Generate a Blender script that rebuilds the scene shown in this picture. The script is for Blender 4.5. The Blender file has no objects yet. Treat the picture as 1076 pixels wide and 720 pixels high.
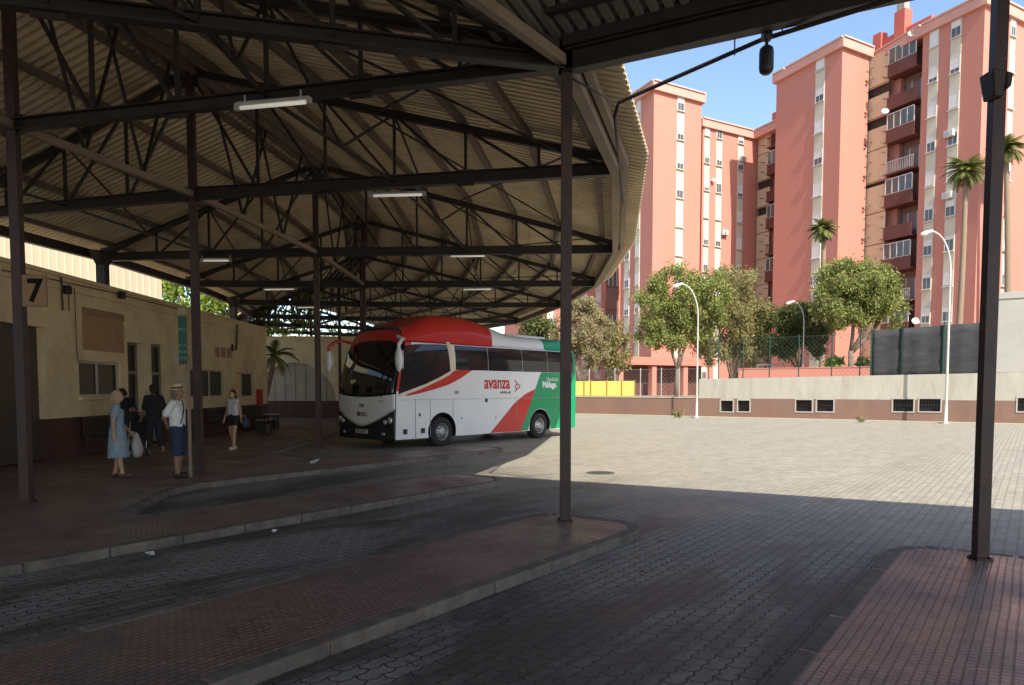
import bpy, bmesh, math, random
from mathutils import Vector, Matrix, Quaternion
R = random.Random(7)
SC = bpy.context.scene
COL = SC.collection
PI = math.pi
# ------------------------------------------------------------------ camera model (pixels of the 1076x720 photograph)
F = 740.0; TH = math.radians(3.1); EYE = 1.85; CX = 538.0; P0 = 408 + F*math.tan(TH)
def ray(px, py):
    a = (px-CX)/F; b = (P0-py)/F; c, s = math.cos(TH), math.sin(TH)
    return a, c+b*s, -s+b*c
def G(px, py, z):                       # point of a horizontal plane
    x, y, k = ray(px, py); t = (z-EYE)/k
    return Vector((x*t, y*t, z))
def P(px, py, Y):                       # point at a depth
    x, y, k = ray(px, py); t = Y/y
    return Vector((x*t, Y, EYE+k*t))
# ------------------------------------------------------------------ tagging
def tag(o, label=None, cat=None, group=None, kind=None):
    if label: o['label'] = label
    if cat: o['category'] = cat
    if group: o['group'] = group
    if kind: o['kind'] = kind
    return o
def thing(name, label, cat, loc=(0, 0, 0), rz=0.0, group=None):
    o = bpy.data.objects.new(name, None); COL.objects.link(o)
    o.location = loc; o.rotation_euler = (0, 0, rz); o.empty_display_size = .2
    return tag(o, label, cat, group)
def copy_tree(o, parent=None):
    c = o.copy(); COL.objects.link(c)
    if parent: c.parent = parent
    for ch in list(o.children): copy_tree(ch, c)
    return c
def worldpos(o):
    v = Vector(o.location)
    while o.parent: o = o.parent; v = v + Vector(o.location)
    return v
# ------------------------------------------------------------------ frames for facades
class Fr:
    """vertical plane: origin o, tangent t, outward normal n=(ty,-tx)"""
    def __init__(s, a, b):
        a = Vector((a[0], a[1])); b = Vector((b[0], b[1]))
        s.o = a; s.L = (b-a).length; s.t = (b-a)/s.L; s.n = Vector((s.t.y, -s.t.x))
    def p(s, u, v, z): q = s.o+s.t*u+s.n*v; return Vector((q.x, q.y, z))
    def hit(s, px, py=408):
        x, y, k = ray(px, py)
        t = s.o.dot(s.n)/(x*s.n.x+y*s.n.y)
        q = Vector((x*t, y*t))
        return (q-s.o).dot(s.t), EYE+k*t
    def u(s, px, py=250): return s.hit(px, py)[0]
# ------------------------------------------------------------------ mesh builder
class MB:
    def __init__(s): s.v = []; s.f = []; s.m = []; s.cur = 0
    def add(s, vs, fs):
        b = len(s.v); s.v += [tuple(v) for v in vs]
        for f in fs: s.f.append(tuple(b+i for i in f)); s.m.append(s.cur)
        return s
    def hexa(s, a):   # 8 points: bottom ring 4, top ring 4
        return s.add(a, [(3, 2, 1, 0), (4, 5, 6, 7), (0, 1, 5, 4), (1, 2, 6, 5), (2, 3, 7, 6), (3, 0, 4, 7)])
    def box(s, x0, x1, y0, y1, z0, z1):
        return s.hexa([(x0, y0, z0), (x1, y0, z0), (x1, y1, z0), (x0, y1, z0), (x0, y0, z1), (x1, y0, z1), (x1, y1, z1), (x0, y1, z1)])
    def fb(s, fr, u0, u1, v0, v1, z0, z1):
        return s.hexa([fr.p(u0, v1, z0), fr.p(u1, v1, z0), fr.p(u1, v0, z0), fr.p(u0, v0, z0),
                       fr.p(u0, v1, z1), fr.p(u1, v1, z1), fr.p(u1, v0, z1), fr.p(u0, v0, z1)])
    def beam(s, p, q, w, h, up=(0, 0, 1)):
        p = Vector(p); q = Vector(q); d = (q-p).normalized(); u = Vector(up)
        if abs(d.dot(u)) > .95: u = Vector((0, 1, 0))
        r = d.cross(u).normalized()*(w/2); u = r.cross(d).normalized()*(h/2)
        return s.hexa([p-r-u, p+r-u, q+r-u, q-r-u, p-r+u, p+r+u, q+r+u, q-r+u])
    def ibeam(s, p, q, w, h, tf=.02, tw=.02):
        p = Vector(p); q = Vector(q); d = (q-p).normalized(); r = d.cross(Vector((0, 0, 1))).normalized(); u = r.cross(d).normalized()
        o = u*(h/2-tf/2)
        s.beam(p+o, q+o, w, tf); s.beam(p-o, q-o, w, tf); s.beam(p, q, tw, h-2*tf)
        return s
    def tube(s, pts, rad, n=8, cap=True):
        pts = [Vector(p) for p in pts]
        if not isinstance(rad, (list, tuple)): rad = [rad]*len(pts)
        vs = []; prev = None
        for i, p in enumerate(pts):
            d = (pts[min(i+1, len(pts)-1)]-pts[max(i-1, 0)]).normalized()
            if prev is None:
                a = Vector((0, 0, 1)) if abs(d.z) < .9 else Vector((1, 0, 0))
                x = d.cross(a).normalized()
            else: x = (prev-d*prev.dot(d)).normalized()
            prev = x; y = d.cross(x)
            for k in range(n):
                t = 2*PI*k/n; vs.append(p+(x*math.cos(t)+y*math.sin(t))*rad[i])
        fs = []
        for i in range(len(pts)-1):
            for k in range(n): fs.append((i*n+k, i*n+(k+1) % n, (i+1)*n+(k+1) % n, (i+1)*n+k))
        if cap:
            fs.append(tuple(range(n-1, -1, -1))); fs.append(tuple((len(pts)-1)*n+k for k in range(n)))
        return s.add(vs, fs)
    def capsule(s, p, q, r0, r1, n=12):
        p = Vector(p); q = Vector(q); d = (q-p)
        if d.length < 1e-5: d = Vector((0, 0, 1e-3)); q = p+d
        d.normalize(); pts = []; rr = []
        for a in (-85, -60, -30): pts.append(p+d*(r0*math.sin(math.radians(a)))); rr.append(r0*math.cos(math.radians(a)))
        pts += [p, q]; rr += [r0, r1]
        for a in (30, 60, 85): pts.append(q+d*(r1*math.sin(math.radians(a)))); rr.append(r1*math.cos(math.radians(a)))
        return s.tube(pts, rr, n)
    def ell(s, c, rx, ry, rz, M=None, n=14, m=9):
        c = Vector(c); vs = []; fs = []
        for i in range(m+1):
            a = -PI/2+PI*(i+.02*(i == 0)-.02*(i == m))/m
            for k in range(n):
                t = 2*PI*k/n; v = Vector((rx*math.cos(a)*math.cos(t), ry*math.cos(a)*math.sin(t), rz*math.sin(a)))
                if M: v = M @ v
                vs.append(c+v)
        for i in range(m):
            for k in range(n): fs.append((i*n+k, i*n+(k+1) % n, (i+1)*n+(k+1) % n, (i+1)*n+k))
        fs.append(tuple(range(n-1, -1, -1))); fs.append(tuple(m*n+k for k in range(n)))
        return s.add(vs, fs)
    def lathe(s, c, prof, axis=(0, 0, 1), n=20):
        d = Vector(axis).normalized(); c = Vector(c)
        return s.tube_profile(c, d, prof, n)
    def tube_profile(s, c, d, prof, n):
        a = Vector((0, 0, 1)) if abs(d.z) < .9 else Vector((1, 0, 0)); x = d.cross(a).normalized(); y = d.cross(x); vs = []
        for r, h in prof:
            for k in range(n):
                t = 2*PI*k/n; vs.append(c+d*h+(x*math.cos(t)+y*math.sin(t))*max(r, 1e-4))
        fs = []
        for i in range(len(prof)-1):
            for k in range(n): fs.append((i*n+k, i*n+(k+1) % n, (i+1)*n+(k+1) % n, (i+1)*n+k))
        return s.add(vs, fs)
    def prism(s, poly, z0, z1):   # ccw polygon in xy
        n = len(poly); vs = [(p[0], p[1], z0) for p in poly]+[(p[0], p[1], z1) for p in poly]
        return s.add(vs, [tuple(range(n-1, -1, -1)), tuple(range(n, 2*n))]+[(i, (i+1) % n, n+(i+1) % n, n+i) for i in range(n)])
    def slab(s, pts, off):        # 3d polygon extruded by off
        n = len(pts); off = Vector(off); a = [Vector(p) for p in pts]
        return s.add(a+[p+off for p in a], [tuple(range(n-1, -1, -1)), tuple(range(n, 2*n))]+[(i, (i+1) % n, n+(i+1) % n, n+i) for i in range(n)])
    def build(s, name, mat, parent=None, smooth=False, local=False, bevel=0, tri=False, fixn=True):
        off = Vector((0, 0, 0)) if (parent is None or local) else worldpos(parent)
        me = bpy.data.meshes.new(name)
        me.from_pydata([(v[0]-off.x, v[1]-off.y, v[2]-off.z) for v in s.v], [], s.f)
        for m in (mat if isinstance(mat, (list, tuple)) else [mat]): me.materials.append(m)
        if any(s.m): me.polygons.foreach_set('material_index', s.m)
        if fixn or tri:
            b = bmesh.new(); b.from_mesh(me)
            if fixn: bmesh.ops.recalc_face_normals(b, faces=b.faces)
            if tri: bmesh.ops.triangulate(b, faces=[f for f in b.faces if len(f.verts) > 4])
            b.to_mesh(me); b.free()
        if smooth: me.polygons.foreach_set('use_smooth', [True]*len(me.polygons))
        me.update()
        o = bpy.data.objects.new(name, me); COL.objects.link(o)
        if parent: o.parent = parent
        if bevel:
            md = o.modifiers.new('bevel', 'BEVEL'); md.width = bevel; md.segments = 2; md.limit_method = 'ANGLE'
        return o
def struct(o, label=None): o['kind'] = 'structure'; return o
def bake(o):                      # replace the mesh by its evaluated one
    dg = bpy.context.evaluated_depsgraph_get(); dg.update()
    me = bpy.data.meshes.new_from_object(o.evaluated_get(dg)); me.name = o.data.name
    o.modifiers.clear(); o.data = me
    return o
def text_mesh(txt, size, bold=0.0, italic=0.0, extrude=0.002, space=1.0):
    c = bpy.data.curves.new('lettering', 'FONT'); c.body = txt; c.size = size; c.offset = bold; c.shear = italic
    c.extrude = extrude; c.align_x = 'CENTER'; c.align_y = 'CENTER'; c.space_character = space; c.resolution_u = 4
    o = bpy.data.objects.new('lettering', c); COL.objects.link(o)
    dg = bpy.context.evaluated_depsgraph_get(); dg.update()
    me = bpy.data.meshes.new_from_object(o.evaluated_get(dg))
    vs = [v.co.copy() for v in me.vertices]; fs = [tuple(p.vertices) for p in me.polygons]
    bpy.data.objects.remove(o); bpy.data.curves.remove(c); bpy.data.meshes.remove(me)
    return vs, fs
def put_text(mb, txt, size, origin, xdir, ydir, stretch=1.0, **k):
    vs, fs = text_mesh(txt, size, **k); o = Vector(origin); x = Vector(xdir).normalized(); y = Vector(ydir).normalized(); z = x.cross(y)
    mb.add([o+x*(v.x*stretch)+y*v.y+z*v.z for v in vs], fs)
# ------------------------------------------------------------------ materials
MATS = {}
def nodes_of(name):
    m = bpy.data.materials.new(name); m.use_nodes = True; nt = m.node_tree
    return m, nt, nt.nodes['Principled BSDF'], nt.nodes.new, nt.links.new
def rgb(c): return (c[0], c[1], c[2], 1)
def mat(name, col, rough=.7, var=.15, scale=3.0, bump=0.0, bscale=None, spec=.4, metal=0.0, dirt=None, dscale=.6, damt=.5, stretch=None, coat=0.0):
    """painted / stone surface: base colour with fine value noise, optional dirt patches and bump"""
    if name in MATS: return MATS[name]
    m, nt, b, N, L = nodes_of(name)
    tc = N('ShaderNodeTexCoord'); src = tc.outputs['Object']
    if stretch:
        mp = N('ShaderNodeMapping'); mp.inputs['Scale'].default_value = stretch; L(src, mp.inputs[0]); src = mp.outputs[0]
    n = N('ShaderNodeTexNoise'); n.inputs['Scale'].default_value = scale; n.inputs['Detail'].default_value = 6; n.inputs['Roughness'].default_value = .65; L(src, n.inputs['Vector'])
    r = N('ShaderNodeMapRange'); r.inputs[1].default_value = .25; r.inputs[2].default_value = .75; r.inputs[3].default_value = 1-var; r.inputs[4].default_value = 1+var; L(n.outputs[0], r.inputs[0])
    mx = N('ShaderNodeMix'); mx.data_type = 'RGBA'; mx.blend_type = 'MULTIPLY'; mx.inputs[0].default_value = 1; mx.inputs[6].default_value = rgb(col)
    cc = N('ShaderNodeCombineColor'); [L(r.outputs[0], cc.inputs[i]) for i in range(3)]; L(cc.outputs[0], mx.inputs[7]); out = mx.outputs[2]
    if dirt:
        d = N('ShaderNodeTexNoise'); d.inputs['Scale'].default_value = dscale; d.inputs['Detail'].default_value = 8; d.inputs['Roughness'].default_value = .7; L(src, d.inputs['Vector'])
        dr = N('ShaderNodeMapRange'); dr.inputs[1].default_value = .48; dr.inputs[2].default_value = .72; dr.inputs[4].default_value = damt; L(d.outputs[0], dr.inputs[0])
        dm = N('ShaderNodeMix'); dm.data_type = 'RGBA'; L(dr.outputs[0], dm.inputs[0]); L(out, dm.inputs[6]); dm.inputs[7].default_value = rgb(dirt); out = dm.outputs[2]
    L(out, b.inputs['Base Color'])
    b.inputs['Roughness'].default_value = rough; b.inputs['Metallic'].default_value = metal; b.inputs['Specular IOR Level'].default_value = spec
    b.inputs['Coat Weight'].default_value = coat; b.inputs['Coat Roughness'].default_value = .08
    if bump:
        bn = N('ShaderNodeTexNoise'); bn.inputs['Scale'].default_value = bscale or scale*6; bn.inputs['Detail'].default_value = 5; L(src, bn.inputs['Vector'])
        bp = N('ShaderNodeBump'); bp.inputs['Strength'].default_value = bump; bp.inputs['Distance'].default_value = .02; L(bn.outputs[0], bp.inputs['Height']); L(bp.outputs[0], b.inputs['Normal'])
    MATS[name] = m; return m
def leafmat(name, c0, c1, trans=.35):
    m, nt, b, N, L = nodes_of(name)
    g = N('ShaderNodeNewGeometry'); cr = N('ShaderNodeValToRGB'); cr.color_ramp.elements[0].color = rgb(c0); cr.color_ramp.elements[1].color = rgb(c1); L(g.outputs['Random Per Island'], cr.inputs[0])
    L(cr.outputs[0], b.inputs['Base Color']); b.inputs['Roughness'].default_value = .55; b.inputs['Specular IOR Level'].default_value = .3
    t = N('ShaderNodeBsdfTranslucent'); L(cr.outputs[0], t.inputs[0]); ms = N('ShaderNodeMixShader'); ms.inputs[0].default_value = trans
    L(b.outputs[0], ms.inputs[1]); L(t.outputs[0], ms.inputs[2]); L(ms.outputs[0], nt.nodes['Material Output'].inputs[0])
    return m
def glassmat(name, col=(.02, .022, .025), rough=.06, spec=.6):
    return mat(name, col, rough, .2, 1.5, spec=spec)
# ------------------------------------------------------------------ shared materials
UANG = math.atan2(.803, .596)                       # the bays run along this direction
U2 = Vector((.596, .803)); N2 = Vector((.803, -.596))
def st(s, t): return N2*s+U2*t
STEEL = mat('dark_brown_steel', (.024, .017, .014), .55, .35, 5, dirt=(.045, .024, .016), dscale=2.5, damt=.55, bump=.15)
POSTM = mat('red_brown_post_paint', (.042, .020, .017), .5, .3, 4, dirt=(.075, .028, .02), dscale=3, damt=.7, bump=.2)
PURL = mat('brown_purlin', (.12, .08, .06), .7, .3, 3, dirt=(.06, .04, .03), dscale=1.2, damt=.6)
TIE = mat('beige_brown_tie', (.23, .17, .12), .65, .3, 3, dirt=(.10, .06, .04), dscale=1.5, damt=.6)
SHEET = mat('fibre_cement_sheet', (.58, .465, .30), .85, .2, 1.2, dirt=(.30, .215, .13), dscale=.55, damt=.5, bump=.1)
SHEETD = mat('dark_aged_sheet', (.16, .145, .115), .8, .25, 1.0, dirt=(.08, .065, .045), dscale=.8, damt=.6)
TUBE = mat('white_tube_plastic', (.82, .80, .74), .35, .05, 3)
_b = TUBE.node_tree.nodes['Principled BSDF']; _b.inputs['Emission Color'].default_value = (1, .93, .78, 1); _b.inputs['Emission Strength'].default_value = .14
CREAM = mat('cream_station_render', (.68, .55, .34), .85, .12, 1.6, dirt=(.28, .20, .12), dscale=.7, damt=.5, bump=.1, bscale=40)
DADO = mat('dark_red_dado', (.085, .035, .028), .6, .25, 3, dirt=(.04, .025, .02), dscale=1, damt=.6)
DKGLASS = glassmat('dark_window_glass', (.018, .018, .018), .3, .2)
ALU = mat('grey_aluminium', (.42, .40, .37), .4, .15, 6, metal=.3)
CONC = mat('pale_concrete', (.38, .35, .28), .9, .12, 1.5, dirt=(.25, .215, .16), dscale=1.1, damt=.65, bump=.25, bscale=25, stretch=(1, 1, .3))
KERB = mat('worn_kerb_stone', (.15, .122, .095), .85, .4, 5, dirt=(.05, .041, .034), dscale=1.4, damt=.9, bump=.5, bscale=30)
BLACK = mat('black_plastic', (.018, .018, .019), .45, .2, 5)
WHITEP = mat('white_gloss_paint', (.72, .72, .71), .3, .04, 2, coat=.3)

def node_math(nt, op, a, b=None, c=None):
    n = nt.nodes.new('ShaderNodeMath'); n.operation = op
    for i, v in enumerate((a, b, c)):
        if v is None: continue
        if isinstance(v, (int, float)): n.inputs[i].default_value = v
        else: nt.links.new(v, n.inputs[i])
    return n.outputs[0]
def rot_coords(nt, ang):
    tc = nt.nodes.new('ShaderNodeTexCoord'); mp = nt.nodes.new('ShaderNodeMapping'); mp.vector_type = 'POINT'
    mp.inputs['Rotation'].default_value = (0, 0, -ang); nt.links.new(tc.outputs['Object'], mp.inputs[0])
    sp = nt.nodes.new('ShaderNodeSeparateXYZ'); nt.links.new(mp.outputs[0], sp.inputs[0])
    return mp.outputs[0], sp.outputs[0], sp.outputs[1]
def noise(nt, vec, scale, detail=6, rough=.6, dist=0.0):
    n = nt.nodes.new('ShaderNodeTexNoise'); n.inputs['Scale'].default_value = scale; n.inputs['Detail'].default_value = detail; n.inputs['Roughness'].default_value = rough; n.inputs['Distortion'].default_value = dist
    nt.links.new(vec, n.inputs['Vector']); return n.outputs[0]
def mrange(nt, v, a, b, c, d, smooth=False):
    r = nt.nodes.new('ShaderNodeMapRange'); nt.links.new(v, r.inputs[0])
    for i, x in enumerate((a, b, c, d)): r.inputs[1+i].default_value = x
    if smooth: r.interpolation_type = 'SMOOTHSTEP'
    return r.outputs[0]
def mixc(nt, f, a, b, blend='MIX'):
    m = nt.nodes.new('ShaderNodeMix'); m.data_type = 'RGBA'; m.blend_type = blend
    if isinstance(f, (int, float)): m.inputs[0].default_value = f
    else: nt.links.new(f, m.inputs[0])
    for i, v in ((6, a), (7, b)):
        if isinstance(v, tuple): m.inputs[i].default_value = rgb(v)
        else: nt.links.new(v, m.inputs[i])
    return m.outputs[2]
def paver_mat():
    """interlocking zig-zag concrete pavers, oil-stained, darker towards the bays"""
    m, nt, b, N, L = nodes_of('interlocking_pavers')
    vec, x, y = rot_coords(nt, UANG)
    A = .022
    tri = lambda v, p: node_math(nt, 'PINGPONG', v, p)
    x2 = node_math(nt, 'ADD', x, node_math(nt, 'MULTIPLY', tri(y, .06), .42))
    y2 = node_math(nt, 'ADD', y, node_math(nt, 'MULTIPLY', tri(x, .06), .42))
    cb = N('ShaderNodeCombineXYZ'); L(x2, cb.inputs[0]); L(y2, cb.inputs[1])
    br = N('ShaderNodeTexBrick'); L(cb.outputs[0], br.inputs['Vector']); br.inputs['Scale'].default_value = 1; br.offset = .5
    br.inputs['Brick Width'].default_value = .24; br.inputs['Row Height'].default_value = .12; br.inputs['Mortar Size'].default_value = .008; br.inputs['Mortar Smooth'].default_value = .3
    br.inputs['Color1'].default_value = rgb((.30, .272, .208)); br.inputs['Color2'].default_value = rgb((.35, .32, .248)); br.inputs['Mortar'].default_value = rgb((.205, .185, .142)); br.inputs['Bias'].default_value = .0
    col = br.outputs['Color']
    n1 = noise(nt, vec, .35, 8, .65); n2 = noise(nt, vec, 3.0, 6, .7); n3 = noise(nt, vec, 22, 4, .6)
    col = mixc(nt, 1, col, mixc(nt, mrange(nt, n2, .3, .7, 0, 1), (.82, .82, .82), (1.12, 1.12, 1.12)), 'MULTIPLY')
    col = mixc(nt, 1, col, mixc(nt, mrange(nt, n3, .3, .7, 0, 1), (.86, .86, .86), (1.1, 1.1, 1.1)), 'MULTIPLY')
    # faint long tyre sweep marks over the open yard
    mp = N('ShaderNodeMapping'); mp.inputs['Scale'].default_value = (.06, 1.1, 1); L(vec, mp.inputs[0])
    sw = noise(nt, mp.outputs[0], 1.2, 5, .6, .4)
    col = mixc(nt, mrange(nt, sw, .5, .75, 0, .28), col, (.17, .148, .11))
    # bays: darker towards the canopy, ending raggedly at the yard; oil blotches within
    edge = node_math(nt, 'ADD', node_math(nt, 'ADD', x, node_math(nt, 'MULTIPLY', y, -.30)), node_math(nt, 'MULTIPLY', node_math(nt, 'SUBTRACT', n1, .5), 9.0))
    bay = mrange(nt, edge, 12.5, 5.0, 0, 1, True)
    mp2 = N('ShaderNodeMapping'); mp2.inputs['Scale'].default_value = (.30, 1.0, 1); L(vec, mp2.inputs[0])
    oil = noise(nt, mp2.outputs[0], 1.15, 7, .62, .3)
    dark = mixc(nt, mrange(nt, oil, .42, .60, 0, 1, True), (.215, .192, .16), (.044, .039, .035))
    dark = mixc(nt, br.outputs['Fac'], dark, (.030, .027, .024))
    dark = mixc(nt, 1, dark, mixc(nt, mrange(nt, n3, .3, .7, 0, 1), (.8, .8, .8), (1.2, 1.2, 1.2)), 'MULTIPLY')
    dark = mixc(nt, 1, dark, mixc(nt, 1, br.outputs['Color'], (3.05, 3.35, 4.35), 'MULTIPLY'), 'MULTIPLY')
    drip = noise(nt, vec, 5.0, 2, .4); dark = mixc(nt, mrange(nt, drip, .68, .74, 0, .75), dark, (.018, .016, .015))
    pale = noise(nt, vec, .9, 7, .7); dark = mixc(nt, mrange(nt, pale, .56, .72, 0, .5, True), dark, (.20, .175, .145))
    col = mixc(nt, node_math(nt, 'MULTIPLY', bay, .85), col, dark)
    L(col, b.inputs['Base Color'])
    L(mrange(nt, oil, .35, .65, .75, .5), b.inputs['Roughness']); b.inputs['Specular IOR Level'].default_value = .35
    h = node_math(nt, 'ADD', node_math(nt, 'MULTIPLY', br.outputs['Fac'], -1.0), node_math(nt, 'MULTIPLY', n3, .35))
    bp = N('ShaderNodeBump'); bp.inputs['Strength'].default_value = .55; bp.inputs['Distance'].default_value = .012; L(h, bp.inputs['Height']); L(bp.outputs[0], b.inputs['Normal'])
    return m
def tile_mat(name, ca, cb_, grout, dirtc, rough=.34, row=.06, wid=.062):
    """small red grooved pavement tiles, rows along the bay"""
    m, nt, b, N, L = nodes_of(name)
    vec, x, y = rot_coords(nt, UANG)
    wob = noise(nt, vec, 1.3, 2, .5)
    cx = N('ShaderNodeCombineXYZ'); L(x, cx.inputs[0]); L(node_math(nt, 'ADD', y, node_math(nt, 'MULTIPLY', wob, .02)), cx.inputs[1])
    br = N('ShaderNodeTexBrick'); L(cx.outputs[0], br.inputs['Vector']); br.inputs['Scale'].default_value = 1; br.offset = .5
    br.inputs['Brick Width'].default_value = wid; br.inputs['Row Height'].default_value = row; br.inputs['Mortar Size'].default_value = .0055; br.inputs['Mortar Smooth'].default_value = .5
    br.inputs['Color1'].default_value = rgb(ca); br.inputs['Color2'].default_value = rgb(cb_); br.inputs['Mortar'].default_value = rgb(grout)
    gy = node_math(nt, 'PINGPONG', node_math(nt, 'ADD', y, node_math(nt, 'MULTIPLY', wob, .02)), row/2); grv = mrange(nt, gy, .003, .009, 1, 0, True)
    n1 = noise(nt, vec, .8, 8, .68); n2 = noise(nt, vec, 9, 5, .65); n4 = noise(nt, vec, .22, 5, .6)
    col = mixc(nt, 1, br.outputs['Color'], mixc(nt, mrange(nt, n2, .3, .7, 0, 1), (.72, .72, .72), (1.22, 1.2, 1.18)), 'MULTIPLY')
    col = mixc(nt, mrange(nt, n1, .47, .68, 0, .62, True), col, dirtc)
    col = mixc(nt, mrange(nt, n4, .5, .7, 0, .35, True), col, (.24, .185, .15)); col = mixc(nt, node_math(nt, 'MULTIPLY', grv, .85), col, grout)
    L(col, b.inputs['Base Color']); L(mrange(nt, n1, .35, .65, rough-.1, rough+.22), b.inputs['Roughness']); b.inputs['Specular IOR Level'].default_value = .5
    h = node_math(nt, 'ADD', node_math(nt, 'ADD', node_math(nt, 'MULTIPLY', br.outputs['Fac'], -.5), node_math(nt, 'MULTIPLY', grv, -1.2)), node_math(nt, 'MULTIPLY', n2, .5))
    bp = N('ShaderNodeBump'); bp.inputs['Strength'].default_value = .6; bp.inputs['Distance'].default_value = .01; L(h, bp.inputs['Height']); L(bp.outputs[0], b.inputs['Normal'])
    return m
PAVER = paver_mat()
TILE = tile_mat('red_grooved_tile', (.225, .135, .108), (.295, .185, .15), (.05, .034, .028), (.105, .078, .065))
EARTH = mat('dry_earth', (.33, .25, .17), .95, .25, .8, dirt=(.20, .17, .10), dscale=.3, damt=.6)

# ------------------------------------------------------------------ setting: ground, platforms
def grid_sheet(name, x0, x1, y0, y1, z, m):
    mb = MB(); mb.add([(x0, y0, z), (x1, y0, z), (x1, y1, z), (x0, y1, z)], [(0, 1, 2, 3)])
    return struct(mb.build(name, m, fixn=False))
GZ = .055
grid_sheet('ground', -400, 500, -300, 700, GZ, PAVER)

def arc_tip(s0, s1, t, r=.55, n=6, cap=.35):
    """rounded island end going from side s0 to side s1 (points in s,t)"""
    out = []; sg = 1 if s1 > s0 else -1
    for k in range(n+1):
        a = PI*.5*k/n; out.append((s0+sg*r*(1-math.cos(a)), t-r+r*math.sin(a)))
    for k in range(n+1):
        a = PI*.5*k/n; out.append((s1-sg*r*(1-math.sin(a)), t-r+r*math.cos(a)))
    return out
def kerb_run(pts, width=.14, z0=-.05, z1=.154, stone=.85, gap=.012, side=1):
    """a row of kerb stones along a polyline of xy points; the stones lie on the inner (side) hand"""
    mb = MB(); P2 = [Vector((p[0], p[1])) for p in pts]
    nrm = []
    for i in range(len(P2)):
        a = P2[max(i-1, 0)]; b = P2[min(i+1, len(P2)-1)]; d = (b-a).normalized(); nrm.append(Vector((-d.y, d.x))*side)
    for i in range(len(P2)-1):
        a, b = P2[i], P2[i+1]; L_ = (b-a).length; n = max(1, round(L_/stone))
        for k in range(n):
            f0 = k/n; f1 = (k+1)/n; g = gap/L_/2 if L_ > .3 else 0
            f0 += g; f1 -= g
            q0 = a.lerp(b, f0); q1 = a.lerp(b, f1); i0 = q0+nrm[i].lerp(nrm[i+1], f0)*width; i1 = q1+nrm[i].lerp(nrm[i+1], f1)*width
            dz = R.uniform(-.003, .005); o = nrm[i]*R.uniform(-.020, -.010)
            mb.hexa([(q0.x+o.x, q0.y+o.y, z0), (q1.x+o.x, q1.y+o.y, z0), (i1.x, i1.y, z0), (i0.x, i0.y, z0), (q0.x+o.x, q0.y+o.y, z1+dz), (q1.x+o.x, q1.y+o.y, z1+dz), (i1.x, i1.y, z1+dz), (i0.x, i0.y, z1+dz)])
    return mb
front = [(-3.76, -9)]
front += [(-3.76, 3)]+arc_tip(-3.76, -5.40, 8.05)+[(-5.40, 3), (-5.40, .3), (-5.9, .2), (-7.3, 1.2), (-7.85, 1.8)]
front += [(-7.85, 5)]+arc_tip(-7.85, -9.49, 10.6)+[(-9.49, 7), (-9.49, 4.6), (-9.9, 4.5), (-11.5, 5.9), (-11.95, 6.7)]
front += [(-11.95, 11)]+arc_tip(-11.95, -13.6, 16.0)+[(-13.6, 12), (-13.6, 10.6)]
fxy = [st(*p) for p in front]+[Vector((-6.4, 18.6)), Vector((-6.6, 28)), Vector((-9.0, 36)), Vector((-10.5, 43))]
rest = [Vector((-40, 43)), Vector((-40, -16)), Vector((st(-3.76, -9).x, -16))]
# inner tile surface is inset behind the kerb stones by simply lying 4 mm below their tops
mb = MB(); mb.prism([tuple(p) for p in fxy+rest], -.05, .15)
plat = struct(mb.build('platform', TILE, tri=True))
kerb_run(fxy, side=1).build('kerb', KERB, plat, bevel=.02)
isl = [(-1.19, -9), (-1.19, 3)]+arc_tip(-1.19, .45, 8.75)+[(.45, 3), (.45, -9)]
ixy = [st(*p) for p in isl]
mb = MB(); mb.prism([tuple(p) for p in ixy], -.05, .15)
isle = struct(mb.build('platform', TILE, tri=True))
kerb_run(ixy, side=-1).build('kerb', KERB, isle, bevel=.02)

# ------------------------------------------------------------------ the canopy
ROOFLIFT = .22
def V(x, y, z): return Vector((x, y, z))
ST = {}
def station(k, R_, E_, W_, zr=None, ze=5.85, zw=5.58, za=8.05):
    ST[k] = dict(R=V(R_[0], R_[1], zr), E=V(E_[0], E_[1], ze), W=V(W_[0], W_[1], zw), A=V(R_[0], R_[1], za))
zA = P(14, 132, 10.45).z; zB = P(204, 204, 14.2).z; zC = P(331, 265, 19.9).z; zD = P(381, 299, 26.6).z
station('Y', (-10.2, 1.8), (-4.2, 2.1), (-16.0, 1.0), 5.65)
station('Z', (-7.35, 6.5), (.66, 8.93), (-13.3, 5.6), 5.65)
station('A', (-7.25, 10.45), (.66, 8.93), (-13.0, 11.6), zA)
station('B', (-6.33, 14.2), (1.86, 13.1), (-12.25, 15.6), zB)
station('C', (-5.47, 19.9), (2.92, 20.4), (-11.6, 20.3), zC, 5.82, za=8.02)
station('D', (-5.55, 26.6), (3.17, 27.2), (-11.55, 25.4), zD)
station('E', (-7.0, 33.0), (2.3, 34.3), (-12.1, 30.8), 5.75, za=7.95)
station('F', (-9.4, 38.6), (0.3, 41.0), (-13.4, 36.6), 5.65, 5.7, za=7.9)
station('G', (-12.2, 43.0), (-3.7, 47.0), (-15.6, 40.6), 5.6, 5.6, za=7.9)
station('H', (-16.0, 46.5), (-8.5, 52.0), (-18.8, 43.6), 5.6, 5.6, za=7.9)
order = ['Y', 'Z', 'A', 'B', 'C', 'D', 'E', 'F', 'G', 'H']
canopy = thing('bus_station_canopy', 'long curved bus station canopy of corrugated sheets on dark brown steel trusses and posts', 'canopy', (-5, 15, 0))
HEEL = .16
def topE(k): return ST[k]['E']+V(0, 0, HEEL)
def topW(k): return ST[k]['W']+V(0, 0, HEEL)
def roofpt(k, side, v):          # v=0 eave .. 1 ridge, at the top chord's axis; v<0 overhang
    a = topE(k) if side > 0 else topW(k)
    return a.lerp(ST[k]['A'], v)
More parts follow.
